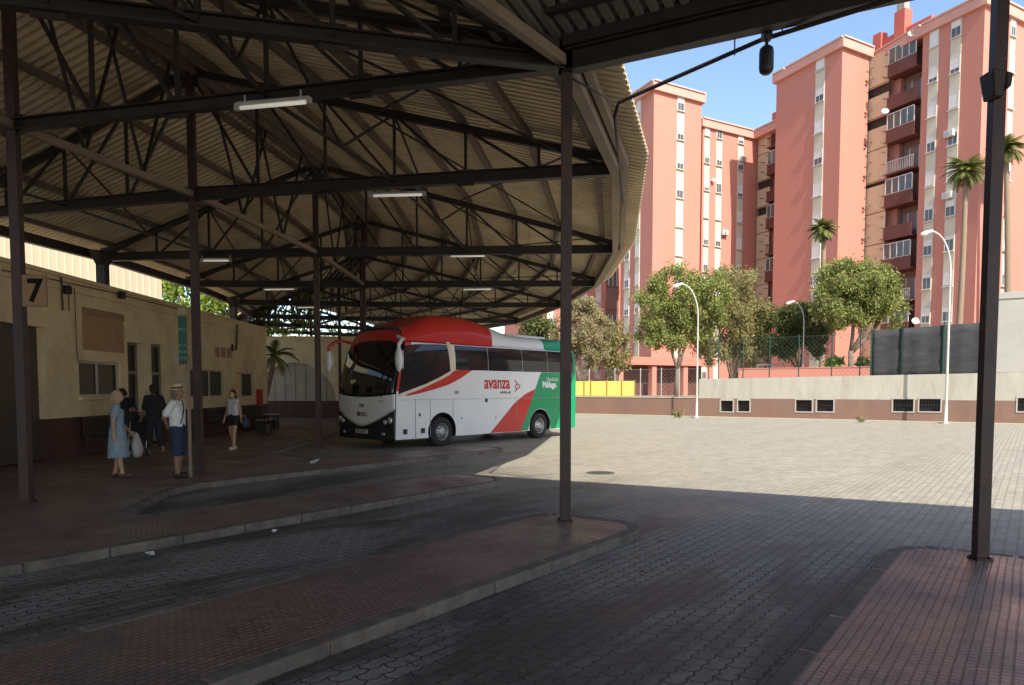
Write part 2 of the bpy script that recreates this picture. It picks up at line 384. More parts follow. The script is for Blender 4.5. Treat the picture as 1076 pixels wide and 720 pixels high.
# trusses
def web(mb, bot0, bot1, top0, top1, n, w=.055, flip=False, skip_last=True):
    for k in range(1, n):
        f = k/n; b = bot0.lerp(bot1, f); t = top0.lerp(top1, f)
        mb.beam(b, t, w, w)
        g = (k+1)/n if not flip else (k-1)/n
        if 0 <= g <= 1: mb.beam(t, bot0.lerp(bot1, g), w*.9, w*.9)
for k in order:
    s = ST[k]; up = V(0, 0, 1)
    tr = thing('truss', None, None, s['R']); tr.parent = canopy; tr.location = s['R']-canopy.location
    right_only = False
    m1 = MB(); ch = .17 if k in 'YZA' else .23; m1.ibeam(s['R'], s['E'], .15, ch); m1.ibeam(s['R'], s['W'], .15, ch)
    m1.build('bottom_chord', STEEL, tr)
    m2 = MB(); m2.beam(topE(k), s['A'], .11, .14); m2.beam(topW(k), s['A'], .11, .14)
    m2.beam(s['E']-V(0, 0, .09), topE(k)+V(0, 0, .08), .16, .16, up=(1, 0, 0)); m2.beam(s['W']-V(0, 0, .09), topW(k)+V(0, 0, .08), .16, .16, up=(1, 0, 0))
    m2.build('top_chord', STEEL, tr)
    m3 = MB(); web(m3, s['R'], s['E'], s['A'], topE(k), 6, flip=False); m3.beam(s['A'], s['R'].lerp(s['E'], 1/6), .05, .05)
    web(m3, s['R'], s['W'], s['A'], topW(k), 4); m3.beam(s['A'], s['R'].lerp(s['W'], 1/4), .05, .05)
    # gusset plates at the nodes
    for q in (s['A']-V(0, 0, .12), s['R'], s['R'].lerp(s['E'], 1/3), s['R'].lerp(s['E'], 2/3)):
        d = (s['E']-s['R']).normalized()*.16
        m3.beam(q-d, q+d, .026, .30)
    m3.build('web_bars', STEEL, tr)
# posts under the ridge and at the free corner
def post(x, y, z1, w=.115, name='post'):
    m = MB()
    for dx in (-1, 1):                                   # two channels back to back with a web
        m.box(x+dx*w*.5-.012, x+dx*w*.5+.012, y-w*.5, y+w*.5, .14, z1)
    m.box(x-w*.5+.012, x+w*.5-.012, y-.012, y+.012, .14, z1)
    m.box(x-w*.5+.012, x+w*.5-.012, y-w*.5, y-w*.5+.012, .14, z1); m.box(x-w*.5+.012, x+w*.5-.012, y+w*.5-.012, y+w*.5, .14, z1)
    o = m.build(name, POSTM, canopy)
    m = MB(); b_ = w*.85; m.box(x-b_, x+b_, y-b_, y+b_, .148, .168)
    for sx in (-1, 1):
        for sy in (-1, 1): m.lathe((x+sx*b_*.75, y+sy*b_*.75, .168), [(.014, 0), (.014, .016), (.0, .018)], n=6)
    m.build('base_plate', POSTM, o)
    return o
for k in order[1:]:
    if k in ('Z',): continue
    post(ST[k]['R'].x, ST[k]['R'].y, ST[k]['A'].z-.05)
PC = ST['A']['E']; PR = V(4.66, 6.93, 5.85)
post(.68, 8.95, 6.05, .11); post(PR.x, PR.y, 6.1, .095)
# ridge tie, ridge beam and the V bracing between posts
m = MB(); mr = MB(); mv = MB()
for a, b in zip(order, order[1:]):
    A, B = ST[a], ST[b]
    m.beam(A['R'], B['R'], .10, .11)
    mr.beam(A['A']+V(-.12, 0, .0), B['A']+V(-.12, 0, .0), .10, .16); mr.beam(A['A']+V(.14, 0, .0), B['A']+V(.14, 0, .0), .10, .16)
    for f in (.33, .66):
        q = A['R'].lerp(B['R'], f); mv.beam(A['A'].lerp(B['A'], f-.2), q, .045, .045); mv.beam(A['A'].lerp(B['A'], f+.2), q, .045, .045)
    for sd_, nd in (('E', .5), ('W', .5)):
        bA, bB = A['R'].lerp(A[sd_], nd), B['R'].lerp(B[sd_], nd); s_ = 1 if sd_ == 'E' else -1; tA, tB = roofpt(a, s_, .5), roofpt(b, s_, .5); mm_ = bA.lerp(bB, .5)
        mv.beam(tA, mm_, .035, .035); mv.beam(tB, mm_, .035, .035); mv.beam(bA, bB, .045, .045)
    # cross bracing of the roof plane
    mv.beam(roofpt(a, 1, .1)-V(0, 0, .08), roofpt(b, 1, .55)-V(0, 0, .08), .03, .03); mv.beam(roofpt(a, 1, .55)-V(0, 0, .09), roofpt(b, 1, .1)-V(0, 0, .09), .03, .03)
m.build('ridge_tie_beam', TIE, canopy); mr.build('ridge_beam', PURL, canopy); mv.build('bracing_bars', STEEL, canopy)
# edge beam along the free side, from behind the camera round to the far end
m = MB()
ed = [ST['Y']['E'], ST['A']['E'], ST['B']['E'], ST['C']['E'], ST['D']['E'], ST['E']['E'], ST['F']['E'], ST['G']['E'], ST['H']['E']]
for i in range(1, len(ed)-1):
    m.beam(ed[i]+V(.04, 0, .0), ed[i+1]+V(.04, 0, 0), .16, .24)
    m.beam(ed[i]+V(.22, 0, .10), ed[i+1]+V(.22, 0, .10), .10, .16)
m.build('edge_beam', TIE, canopy)
m = MB(); m.beam(PC+V(0, 0, .02), V(-4.2, 2.1, 5.87), .10, .13); m.build('valley_tie_beam', TIE, canopy)
m = MB()
ev = [ST[k]['W'] for k in order]
for i in range(len(ev)-1): m.beam(ev[i]+V(0, 0, -.02), ev[i+1]+V(0, 0, -.02), .15, .24)
m.build('eave_beam', STEEL, canopy)
# purlins
def polybeam(pts, w, h):
    mb = MB()
    for a, b in zip(pts, pts[1:]): mb.beam(a, b, w, h)
    return mb
FAN = ['Z', 'A', 'B', 'C', 'D', 'E', 'F', 'G', 'H']
for v in (.04, .19, .34, .49, .64, .79, .93):
    polybeam([roofpt(k, 1, v)+V(0, 0, .125) for k in (FAN[1:] if v < .1 else FAN)], .12, .12).build('purlin', PURL, canopy)
for v in (.03, .25, .48, .70, .92):
    polybeam([roofpt(k, -1, v)+V(0, 0, .125) for k in FAN], .12, .12).build('purlin', PURL, canopy)
# corrugated sheets: trapezoid ribs running down the slope, three courses lapped over each other
def roof_patch(keys, side, name, m, pitch=.18, amp=.06, over=.62, courses=3, eave=None, ridge=None):
    eo = []; ri = []
    for k in keys:
        r = ST[k]['A']; e = topE(k) if side > 0 else topW(k)
        d = (e-r); d2 = Vector((d.x, d.y)).length
        eo.append(e+d*(over/d2)); ri.append(r+d*(-.02/d2))
    if eave: eo = eave
    if ridge: ri = ridge
    seg = []; mb = MB(); lift = V(0, 0, ROOFLIFT)
    for i in range(len(eo)-1):
        L_ = max(((eo[i+1]-eo[i]).length+(ri[i+1]-ri[i]).length)/2, .3); n = max(2, round(L_/pitch))
        for j in range(n):
            for ph, h in ((0, 0), (.52, 0), (.58, 1), (.94, 1)):
                f = (j+ph)/n; seg.append((eo[i].lerp(eo[i+1], f), ri[i].lerp(ri[i+1], f), h*amp))
    seg.append((eo[-1], ri[-1], 0))
    for c in range(courses):
        v0 = c/courses-(.015 if c else 0); v1 = (c+1)/courses; dz0 = .035 if c else .0
        vs = []
        for e, r, h in seg:
            p = e.lerp(r, v0)+lift+V(0, 0, h+dz0); q = e.lerp(r, v1)+lift+V(0, 0, h)
            vs += [p, q]
        fs = [(2*i, 2*i+1, 2*i+3, 2*i+2) for i in range(len(seg)-1)]
        mb.add(vs, fs)
    o = mb.build(name, m, canopy, fixn=False)
    sd = o.modifiers.new('thick', 'SOLIDIFY'); sd.thickness = .008; sd.offset = 1
    return o
roof_patch(FAN[1:], 1, 'roof_sheets', SHEET)
roof_patch(FAN, -1, 'roof_sheets', SHEET, over=.55)
# the fan between the corner post and the ridge behind it
V1 = V(-3.4, .95, 8.05)
c0 = topE('A')
roof_patch(['A'], 1, 'roof_sheets', SHEET, eave=[c0+V(.02, .02, 0), c0+V(-.02, -.2, 0), c0.lerp(V1, .05)], ridge=[ST['A']['A'], ST['Z']['A'], V1], courses=3)
# the side wing over the right-hand bay
EB = Vector((3.99, -2.05)).normalized(); IN = Vector((-.455, -.89))
B1 = V(12.2, 3.0, 5.85+HEEL)
def wing(d, f): q = Vector((c0.x, c0.y)).lerp(Vector((B1.x, B1.y)), f)+IN*d; return V(q.x, q.y, c0.z-.10+.23*d)
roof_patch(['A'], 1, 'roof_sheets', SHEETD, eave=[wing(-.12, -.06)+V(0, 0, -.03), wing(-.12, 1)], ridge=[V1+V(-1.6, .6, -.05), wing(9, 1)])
m = MB(); m.ibeam(V(PC.x, PC.y, 5.87), V(B1.x, B1.y, 5.87), .16, .27); m.build('wing_edge_beam', STEEL, canopy)
m = MB(); m.beam(V(PC.x-.03, PC.y-.10, 6.12), V(B1.x-.03, B1.y-.10, 6.12), .08, .23); m.build('wing_fascia', STEEL, canopy)
for d in (.55, 1.9, 3.6, 5.4, 7.2):
    a = c0.lerp(V1, d/9.0); polybeam([a+V(0, 0, .12), wing(d, 1)+V(0, 0, .12)], .11, .13).build('purlin', STEEL, canopy)
# the far slope behind the camera, unseen, its reach set by the light it keeps out
far = [(-30, -16, 6.3), (10, -16, 6.3)]
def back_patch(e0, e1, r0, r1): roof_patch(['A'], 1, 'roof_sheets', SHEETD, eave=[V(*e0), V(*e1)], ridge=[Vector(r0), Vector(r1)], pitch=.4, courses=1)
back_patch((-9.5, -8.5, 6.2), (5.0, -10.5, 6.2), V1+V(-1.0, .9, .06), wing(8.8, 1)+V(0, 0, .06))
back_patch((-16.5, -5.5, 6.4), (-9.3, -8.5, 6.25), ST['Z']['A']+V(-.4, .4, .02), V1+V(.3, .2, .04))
# bracket box on the right post, hanging horn and its conduit
m = MB()
q = P(1049, 86, PR.y-.1)
m.hexa([q+V(-.05, -.03, -.14), q+V(.05, -.03, -.14), q+V(.05, .14, -.14), q+V(-.05, .14, -.14), q+V(-.085, -.05, .11), q+V(.065, -.05, .08), q+V(.065, .16, .08), q+V(-.085, .16, .11)])
m.hexa([q+V(.04, -.06, -.10), q+V(.09, -.06, -.06), q+V(.09, .13, -.06), q+V(.04, .13, -.10), q+V(.04, -.06, .08), q+V(.105, -.06, .06), q+V(.105, .11, .06), q+V(.04, .13, .08)])
m.build('post_bracket', STEEL, canopy, bevel=.015)
pipe = [G(655, 214, 5.55), G(649, 150, 5.6), P(646, 122, 9.62), P(650, 108, 9.5), P(672, 98, 9.35), P(800, 42, 8.1), P(935, 0, 7.05), P(1010, -28, 6.65)]
m = MB(); m.tube(pipe, .026, 8)
q = P(800, 42, 8.1); m.tube([P(772, 30, 8.15), P(772, 58, 8.12)], .008, 6); m.tube([P(822, 18, 7.95), P(822, 34, 7.92)], .008, 6)
m.build('conduit', STEEL, canopy, smooth=True)
m = MB(); a = G(603, 92, 5.9)
m.tube([P(600, 82, 8.93), P(618, 92, 9.05), P(634, 101, 9.3), P(645, 110, 9.55)], .012, 6); m.build('cable', BLACK, canopy, smooth=True)
# hanging bell fitting
q = P(805.5, 52, 7.98)
hl = thing('hanging_lamp', 'dark capsule-shaped fitting hanging from the conduit in front of the sky', 'hanging fitting', q)
m = MB(); m.lathe(q-V(0, 0, .27), [(.0, 0), (.045, .005), (.07, .03), (.078, .07), (.078, .24), (.07, .28), (.04, .305), (.0, .31)], n=20); m.build('lamp_body', BLACK, hl, smooth=True)
m = MB(); m.box(q.x-.05, q.x+.05, q.y-.05, q.y+.05, q.z+.10, q.z+.20); m.tube([q+V(0, 0, .03), q+V(0, 0, .30)], .02, 8); m.build('lamp_bracket', STEEL, hl, bevel=.008)
# fluorescent tubes
def fluo(a, b, z, label):
    p = G(a[0], a[1], z); q = G(b[0], b[1], z); c = (p+q)/2
    q = Vector((q.x, q.y, z)); t = thing('tube_light', label, 'tube light', c, 0, 'tube lights under the canopy trusses')
    d = (q-p).normalized(); m = MB(); m.tube([p+d*.05, q-d*.05], .026, 10); m.build('lamp_tube', TUBE, t, smooth=True)
    m = MB(); m.beam(p+V(0, 0, .055), q+V(0, 0, .05), .055, .035); m.box(p.x-.03, p.x+.03, p.y-.03, p.y+.03, z-.03, z+.05); m.box(q.x-.03, q.x+.03, q.y-.03, q.y+.03, z-.03, z+.05)
    m.beam(c-d*.4+V(0, 0, .07), c-d*.4+V(0, 0, .16), .02, .02); m.beam(c+d*.4+V(0, 0, .07), c+d*.4+V(0, 0, .16), .02, .02)
    m.build('lamp_housing', ALU, t)
fluo((249, 114), (325, 107), 5.52, 'large tube light nearest the camera, high between the first two dark posts')
fluo((390, 206), (446, 204.5), 5.62, 'tube light under the second truss, above and left of the tall centre post')
fluo((212, 274), (242, 274), 5.42, 'short tube light just right of the second dark post')
fluo((472, 269.5), (511, 269), 5.68, 'tube light on the third truss chord right of mid roof, close to the centre post')
fluo((277, 304.5), (310, 304), 5.58, 'tube light low over the station wall end, left of the third post')
fluo((486, 304.5), (517, 304), 5.62, 'tube light directly above the rear of the red coach roof')
fluo((312, 323.5), (334, 323), 5.6, 'smallest tube light, farthest back beside the third post')
# ------------------------------------------------------------------ station building
WALL = Fr((-10.72, 7.0), (-11.52, 33.2))
ZT = 4.56
stn = thing('station_building', 'cream station building with dark red base, doors and windows under the canopy', 'building', (-11, 20, .15))
def wbox(mb, a, b, v0, v1):      # rectangle given by two picture corners on the wall plane
    u0, z1 = WALL.hit(*a); u1, z0 = WALL.hit(*b); return mb.fb(WALL, u0, u1, v0, v1, z0, z1)
def wrect(a, b): u0, z1 = WALL.hit(*a); u1, z0 = WALL.hit(*b); return u0, u1, z0, z1
openings = []
shut = (1.0, WALL.u(48.5, 400), .15, 3.28)
win1 = wrect((82.5, 379), (127.5, 416)); win2 = wrect((197, 387), (236, 417)); win3 = wrect((247.5, 391), (267, 417))
d1 = wrect((133.5, 359), (151.5, 440)); d1 = (d1[0], d1[1], .15, d1[3]); d2 = wrect((158.5, 361), (175.5, 440)); d2 = (d2[0], d2[1], .15, d2[3])
openings = [shut, win1, d1, d2, win2, win3]
def wall_with_holes(mb, fr, L_, z0, z1, holes, thick):
    hs = sorted(holes); u = 0
    for h in hs:
        mb.fb(fr, u, h[0], -thick, 0, z0, z1)
        if h[2] > z0: mb.fb(fr, h[0], h[1], -thick, 0, z0, h[2])
        if h[3] < z1: mb.fb(fr, h[0], h[1], -thick, 0, h[3], z1)
        u = h[1]
    mb.fb(fr, u, L_, -thick, 0, z0, z1)
DZ = 1.12
m = MB(); wall_with_holes(m, WALL, WALL.L, DZ, ZT, [(h[0], h[1], max(h[2], DZ), h[3]) for h in openings], .28)
m.fb(WALL, 0, WALL.L, -11.2, -11.0, 0, ZT); m.fb(WALL, 0, .2, -11.0, -.28, 0, ZT); m.fb(WALL, WALL.L-.2, WALL.L, -11.0, -.28, 0, ZT)
m.fb(WALL, .2, WALL.L-.2, -11.0, -.28, ZT-.25, ZT-.02)  # unseen flat roof, widened to bounce sunlight up under the canopy
m.build('wall', CREAM, stn)
m = MB(); wall_with_holes(m, WALL, WALL.L, .10, DZ, [h for h in openings if h[2] < DZ], .275)
m.fb(WALL, shut[1]+.0, shut[1]+.0, 0, 0, .1, .1); m.build('dado', DADO, stn)
m = MB(); m.fb(WALL, -.05, WALL.L+.05, -.30, .07, ZT, ZT+.10); m.fb(WALL, -.02, WALL.L+.03, .0, .045, ZT-.30, ZT-.22); m.build('cornice', CREAM, stn, bevel=.01)
# roller shutter
m = MB()
n = 38
for k in range(n):
    z0 = .15+k*(shut[3]-.15)/n; z1 = .15+(k+1)*(shut[3]-.15)/n
    m.fb(WALL, shut[0]+.02, shut[1]-.02, -.20, -.17-(k % 2)*.008, z0, z1)
m.build('roller_shutter', mat('brown_shutter_paint', (.075, .055, .042), .55, .25, 2, dirt=(.04, .03, .024), dscale=1, damt=.5), stn)
LETT = mat('faded_red_lettering', (.34, .20, .13), .8, .25, 4)
SASH = mat('pale_window_frame', (.46, .43, .37), .5, .15, 5)
def window(h, mull, label=None, open_=False):
    u0, u1, z0, z1 = h; m = MB(); w = .055
    m.fb(WALL, u0, u0+w, -.16, -.06, z0, z1); m.fb(WALL, u1-w, u1, -.16, -.06, z0, z1); m.fb(WALL, u0+w, u1-w, -.16, -.06, z1-w, z1); m.fb(WALL, u0+w, u1-w, -.16, -.06, z0, z0+w)
    for f in mull: c = u0+(u1-u0)*f; m.fb(WALL, c-w*.45, c+w*.45, -.15, -.07, z0+w, z1-w)
    o = m.build('window', SASH, stn)
    m = MB(); m.fb(WALL, u0+w, u1-w, -.125, -.115, z0+w, z1-w); m.build('pane', DKGLASS, o)
    m = MB(); m.fb(WALL, u0-.08, u1+.08, 0.002, .10, z0-.09, z0-.002); m.fb(WALL, u0-.03, u1+.03, -.06, .03, z1-.002, z1+.05); m.build('sill', CREAM, o, bevel=.008)
    return o
window(win1, (.48,)); window(win2, (.3, .62))
w3 = window(win3, (.4,)); 
m = MB(); m.fb(WALL, win3[0]+.06, win3[0]+(win3[1]-win3[0])*.37, -.112, -.095, win3[2]+.06, win3[3]-.06); m.build('blind_or_reflection', mat('warm_pane_reflection', (.72, .50, .28), .8, .1, 4), w3)  # warm panel paints an orange reflection on the left sash; no blind hangs here
DOORM = mat('grey_door_paint', (.20, .18, .155), .5, .2, 3)
for h in (d1, d2):
    u0, u1, z0, z1 = h; zt = z0+2.12; w = .07
    m = MB(); m.fb(WALL, u0, u0+w, -.26, -.16, z0, z1); m.fb(WALL, u1-w, u1, -.26, -.16, z0, z1); m.fb(WALL, u0+w, u1-w, -.26, -.16, z1-w, z1); m.fb(WALL, u0+w, u1-w, -.26, -.16, zt, zt+.09)
    m.fb(WALL, u0+w, u1-w, -.24, -.19, z0+.02, z0+.95)
    o = m.build('door', DOORM, stn)
    m = MB(); m.fb(WALL, u0+w, u1-w, -.225, -.21, z0+.95, zt); m.fb(WALL, u0+w, u1-w, -.225, -.21, zt+.09, z1-w); m.build('pane', DKGLASS, o)
    m = MB(); m.tube([WALL.p(u0+.12, -.19, z0+1.0), WALL.p(u0+.12, -.13, z0+1.0), WALL.p(u0+.24, -.13, z0+1.0)], .012, 8); m.build('handle', ALU, o, smooth=True)
# painted panel and ghost lettering, flush on the wall
m = MB(); wbox(m, (85.6, 322), (130, 371.5), .002, .02); pan = m.build('notice_panel', mat('orange_tan_panel', (.40, .24, .13), .8, .15, 2, dirt=(.30, .17, .10), dscale=1.2, damt=.7), stn)
m = MB(); wbox(m, (85.8, 322.3), (130, 338), .021, .024); m.build('panel_header', mat('faded_brown_header', (.30, .19, .12), .8, .2, 3, dirt=(.20, .11, .08), dscale=2, damt=.6), pan)
m = MB()
for i in range(3):
    wbox(m, (226+i*6.2, 364.5+i*.6), (231+i*6.2, 375.5+i*.5), .002, .008)
m.build('faded_lettering', LETT, stn)
m = MB(); wbox(m, (181.5, 367), (188.5, 383), .003, .012); m.build('paper_notice', mat('white_paper', (.62, .57, .50), .7, .2, 20), stn)
# pipes and cables along the wall
def wp(px, py, v=.05): u, z = WALL.hit(px, py); return WALL.p(u, v, z)
GRIM = mat('grimy_pipe', (.10, .075, .055), .7, .3, 5)
for pts_, r_ in (([(62, 291), (64, 326)], .022), ([(70, 299), (70.5, 327)], .014), ([(76, 303), (79, 372), (80, 381)], .01), ([(0, 284), (50, 293), (110, 306), (190, 326)], .014), ([(248, 341), (247, 368)], .035), ([(243, 362), (243, 369)], .05)):
    m = MB(); m.tube([wp(*p) for p in pts_], r_, 7); m.build('pipe', GRIM, stn, smooth=True)
for px, py in ((124, 308), (66, 302)):
    a = wp(px, py, .10); m = MB(); m.box(a.x-.07, a.x+.08, a.y-.09, a.y+.09, a.z-.16, a.z+.04); m.build('wall_lamp', BLACK, stn, bevel=.02)
# eave stub posts standing on the wall (belong to the canopy)
for px, py in ((113, 300), (248.5, 336)):
    u, z = WALL.hit(px, py); q = WALL.p(u, -.12, ZT); m = MB(); m.box(q.x-.12, q.x+.12, q.y-.12, q.y+.12, ZT+.10, 5.60)
    d = .35; m.hexa([(q.x-.11, q.y-.12, 5.2), (q.x+.11, q.y-.12, 5.2), (q.x+.11, q.y+.12, 5.2), (q.x-.11, q.y+.12, 5.2), (q.x-.11, q.y-.12-d, 5.55), (q.x+.11, q.y-.12-d, 5.55), (q.x+.11, q.y+.12+d, 5.55), (q.x-.11, q.y+.12+d, 5.55)])
    m.build('stub_post', STEEL, canopy)
# red wall box at the corner
u, z = WALL.hit(271, 418); q = WALL.p(u, .1, z)
ex = thing('fire_hose_box', 'tall narrow red fire box on the end of the station wall', 'fire box', q)
m = MB(); m.fb(WALL, u-.22, u+.22, .003, .16, z-.38, z+.38); m.build('cabinet', mat('fire_red_paint', (.42, .025, .02), .4, .12, 4), ex, bevel=.015)
m = MB(); m.fb(WALL, u-.18, u+.18, .161, .172, z-.34, z+.34); m.build('cabinet_door', mat('fire_red_door', (.34, .02, .018), .35, .1, 4), ex, bevel=.006)
m = MB(); m.tube([WALL.p(u, .08, z-.38), WALL.p(u, .08, z-1.3)], .025, 7); m.build('pipe', DADO, ex)
# ------------------------------------------------------------------ benches along the wall
BENCHM = mat('dark_bench_slats', (.035, .026, .022), .6, .3, 8)
def bench(u0, u1, label):
    c = WALL.p((u0+u1)/2, .5, .15); t = thing('bench', label, 'bench', c, 0, 'benches along the station wall')
    m = MB()
    for k in range(4): m.fb(WALL, u0, u1, .22+k*.115, .31+k*.115, .565, .60)
    m.build('seat', BENCHM, t, bevel=.008)
    m = MB()
    n = int((u1-u0)/.14)
    for k in range(n): a = u0+(k+.2)*(u1-u0)/n; m.fb(WALL, a, a+.075, .12, .15, .68, 1.05)
    m.fb(WALL, u0, u1, .12, .15, .62, .68); m.fb(WALL, u0, u1, .12, .15, 1.05, 1.10); m.build('backrest', BENCHM, t)
    for a in (u0+.1, u1-.16):
        m = MB(); m.fb(WALL, a, a+.06, .60, .65, .15, .565); m.fb(WALL, a, a+.06, .13, .18, .15, .62); m.fb(WALL, a, a+.06, .18, .60, .50, .56); m.build('leg', BENCHM, t)
    return t
bench(WALL.u(84, 450)-.1, WALL.u(112, 450), 'dark slatted bench below the first window, beside the woman in the blue dress')
bench(WALL.u(214, 450), WALL.u(244, 450), 'dark slatted bench with the seated woman, behind the girl in shorts')
bench(WALL.u(252, 450)-.2, WALL.u(266, 450), 'dark slatted bench under the lit end window near the wall corner')
# low tables by the corner
def low_table(px, py, w, h, top, label):
    q = G(px, py, .15); t = thing('low_table', label, 'low table', q, 0, 'low tables at the end of the station wall')
    m = MB(); m.box(q.x-w/2, q.x+w/2, q.y-.3, q.y+.3, .15+h-.05, .15+h); m.build('table_top', top, t, bevel=.01)
    for sx in (-1, 1):
        for sy in (-1, 1):
            m = MB(); m.box(q.x+sx*(w/2-.06)-.03, q.x+sx*(w/2-.06)+.03, q.y+sy*.24-.03, q.y+sy*.24+.03, .15, .15+h-.05); m.build('leg', BLACK, t)
    m = MB(); m.box(q.x-w/2+.05, q.x+w/2-.05, q.y-.25, q.y+.25, .20, .15+h*.6); m.build('shelf_box', BLACK, t)
low_table(277.5, 456, .42, .55, mat('brown_grey_top', (.22, .15, .12), .5, .1, 3), 'low table with a brownish top, left of the pair at the wall corner')
low_table(285.5, 450, .52, .62, mat('dull_white_top', (.42, .38, .33), .5, .1, 3), 'low table with a pale top, right of the pair at the wall corner')
# ------------------------------------------------------------------ sign 7 on the first post
s7 = thing('bay_sign', 'square tan bay sign with a black 7 fixed to the first dark post', 'sign', P(39, 306, 10.36))
m = MB(); a = P(27.5, 289, 10.36); b = P(50, 322.5, 10.36); m.box(a.x-.06, b.x, 10.34, 10.375, b.z, a.z); m.build('sign_board', mat('ochre_sign_board', (.24, .14, .06), .6, .15, 3, dirt=(.22, .13, .06), dscale=2, damt=.4), s7, bevel=.006)
m = MB(); put_text(m, '7', .46, P(36.5, 306.5, 10.338), (1, 0, 0), (0, 0, 1), bold=.012, extrude=.003); m.build('lettering', mat('matt_black_paint', (.012, .011, .01), .95, .2, 6, spec=.1), s7)
# green blade sign on a slim pole
gx = P(199, 440, 13.45); gs = thing('stop_sign', 'tall narrow green stop sign with lettering on a pole beside the man in the hat', 'sign', (gx.x, 13.45, .15))
m = MB(); m.box(gx.x-.025, gx.x+.025, 13.43, 13.47, .15, 2.45); m.build('pole', TIE, gs)
GREEN = mat('dark_green_sign', (.012, .085, .055), .5, .15, 3)
a = P(186.5, 332, 13.42); b = P(196.5, 383, 13.42)
m = MB(); m.box(a.x, b.x, 13.43, 13.455, 2.30, a.z); m.box(b.x, gx.x, 13.435, 13.45, 2.32, 2.40); m.build('sign_board', GREEN, gs, bevel=.005)
m = MB(); w_ = b.x-a.x; h_ = a.z-2.30
m.box(a.x, b.x, 13.424, 13.4285, a.z-.54*w_*5-.0+.45, a.z-.54*w_*5+.57)
m.build('sign_band', mat('beige_band', (.34, .27, .18), .7, .1, 3), gs)
m = MB()
for i, tx in enumerate(('M-110', 'M-120', 'M-150')): put_text(m, tx, .055, (a.x+w_/2, 13.427, 2.66-.12*i), (1, 0, 0), (0, 0, 1), extrude=.001)
put_text(m, 'BUS', .075, (a.x+w_/2, 13.427, a.z-.25), (1, 0, 0), (0, 0, 1), extrude=.001)
m.build('lettering', mat('pale_sign_ink', (.32, .40, .36), .6, .05, 3), gs)
# ------------------------------------------------------------------ wall with an arch closing the far end
yb = 40.6
bw = thing('arched_wall', 'cream end wall with a large arched panel and dark base beyond the platform', 'wall', (-11, yb, .15))
xl = P(262, 400, yb).x; xr = P(470, 400, yb).x; zt = P(300, 355, yb).z
ac = P(309, 400, yb).x; ar = (P(353, 400, yb).x-P(266, 400, yb).x)/2; at_ = P(309, 381, yb).z; zs = at_-ar*.92
pts = [(xl, .1), (xl, zt), (xr, zt), (xr, .1)]
arch = [(ac+ar*math.cos(t*PI/16), zs+ar*.92*math.sin(t*PI/16)) for t in range(17)]
m = MB()
outl = [(xl, 1.12), (ac-ar, 1.12)]+[arch[16-i] for i in range(17)]+[(ac+ar, 1.12), (xr, 1.12), (xr, zt), (xl, zt)]
m.slab([(x, yb, z) for x, z in outl], (0, .35, 0)); m.build('wall', CREAM, bw, tri=True)
m = MB(); m.box(xl, xr, yb-.012, yb+.35, .1, 1.12); m.build('dado', DADO, bw)
m = MB(); m.slab([(x, yb+.22, z) for x, z in [(ac-ar, 1.12)]+[arch[16-i] for i in range(17)]+[(ac+ar, 1.12)]], (0, .1, 0)); m.build('arch_panel', mat('dull_cream_panel', (.42, .36, .26), .7, .12, 1.2, dirt=(.25, .2, .14), dscale=.9, damt=.5), bw, tri=True)
m = MB()
for i in range(1, 8):
    x = ac-ar+2*ar*i/8; zz = zs+ar*.92*math.sqrt(max(0, 1-((x-ac)/ar)**2)); m.box(x-.02, x+.02, yb+.19, yb+.218, 1.12, zz-.02)
m.build('panel_ribs', mat('panel_rib', (.28, .24, .17), .7, .1, 2), bw)
m = MB(); m.box(xl-.05, xr, yb-.05, yb+.40, zt, zt+.08); m.build('coping', CREAM, bw)
# ------------------------------------------------------------------ bright shed behind the station wall
SHEDM = mat('cream_cladding', (.42, .37, .26), .8, .06, .6)
sh = Fr(P(-90, 300, 23.5).xy, P(170, 300, 32.5).xy)
shed = thing('cream_shed', 'sunlit cream shed with upright cladding boards seen over the station wall', 'building', (sh.o.x, sh.o.y, 0))
m = MB(); L_ = sh.L; prof = [(0, 0), (L_, 0), (L_, 6.9), (L_-1.2, 8.4), (L_-3, 9.5), (L_-5.5, 10.1), (0, 10.3)]
m.slab([sh.p(u, 0, z) for u, z in prof], (sh.n*-6).to_3d()); m.build('wall', SHEDM, shed, tri=True)
m = MB()
for i in range(1, 30):
    u = i*L_/30
    zt_ = 10.3 if u < L_-5.5 else (10.1-(u-L_+5.5)/2.5*.6 if u < L_-3 else (9.5-(u-L_+3)/1.8*1.1 if u < L_-1.2 else 8.4-(u-L_+1.2)/1.2*1.5))
    m.fb(sh, u-.025, u+.025, .0, .03, 0, zt_-.05)
m.build('cladding_joints', mat('cladding_joint', (.50, .44, .32), .8, .1, 1), shed)
m = MB()
for (u0, z0), (u1, z1) in zip(prof[2:], prof[3:]): m.beam(sh.p(u0, -.1, z0), sh.p(u1, -.1, z1), .5, .12)
m.build('roof_edge', mat('shed_edge', (.60, .52, .36), .7, .1, 2), shed)
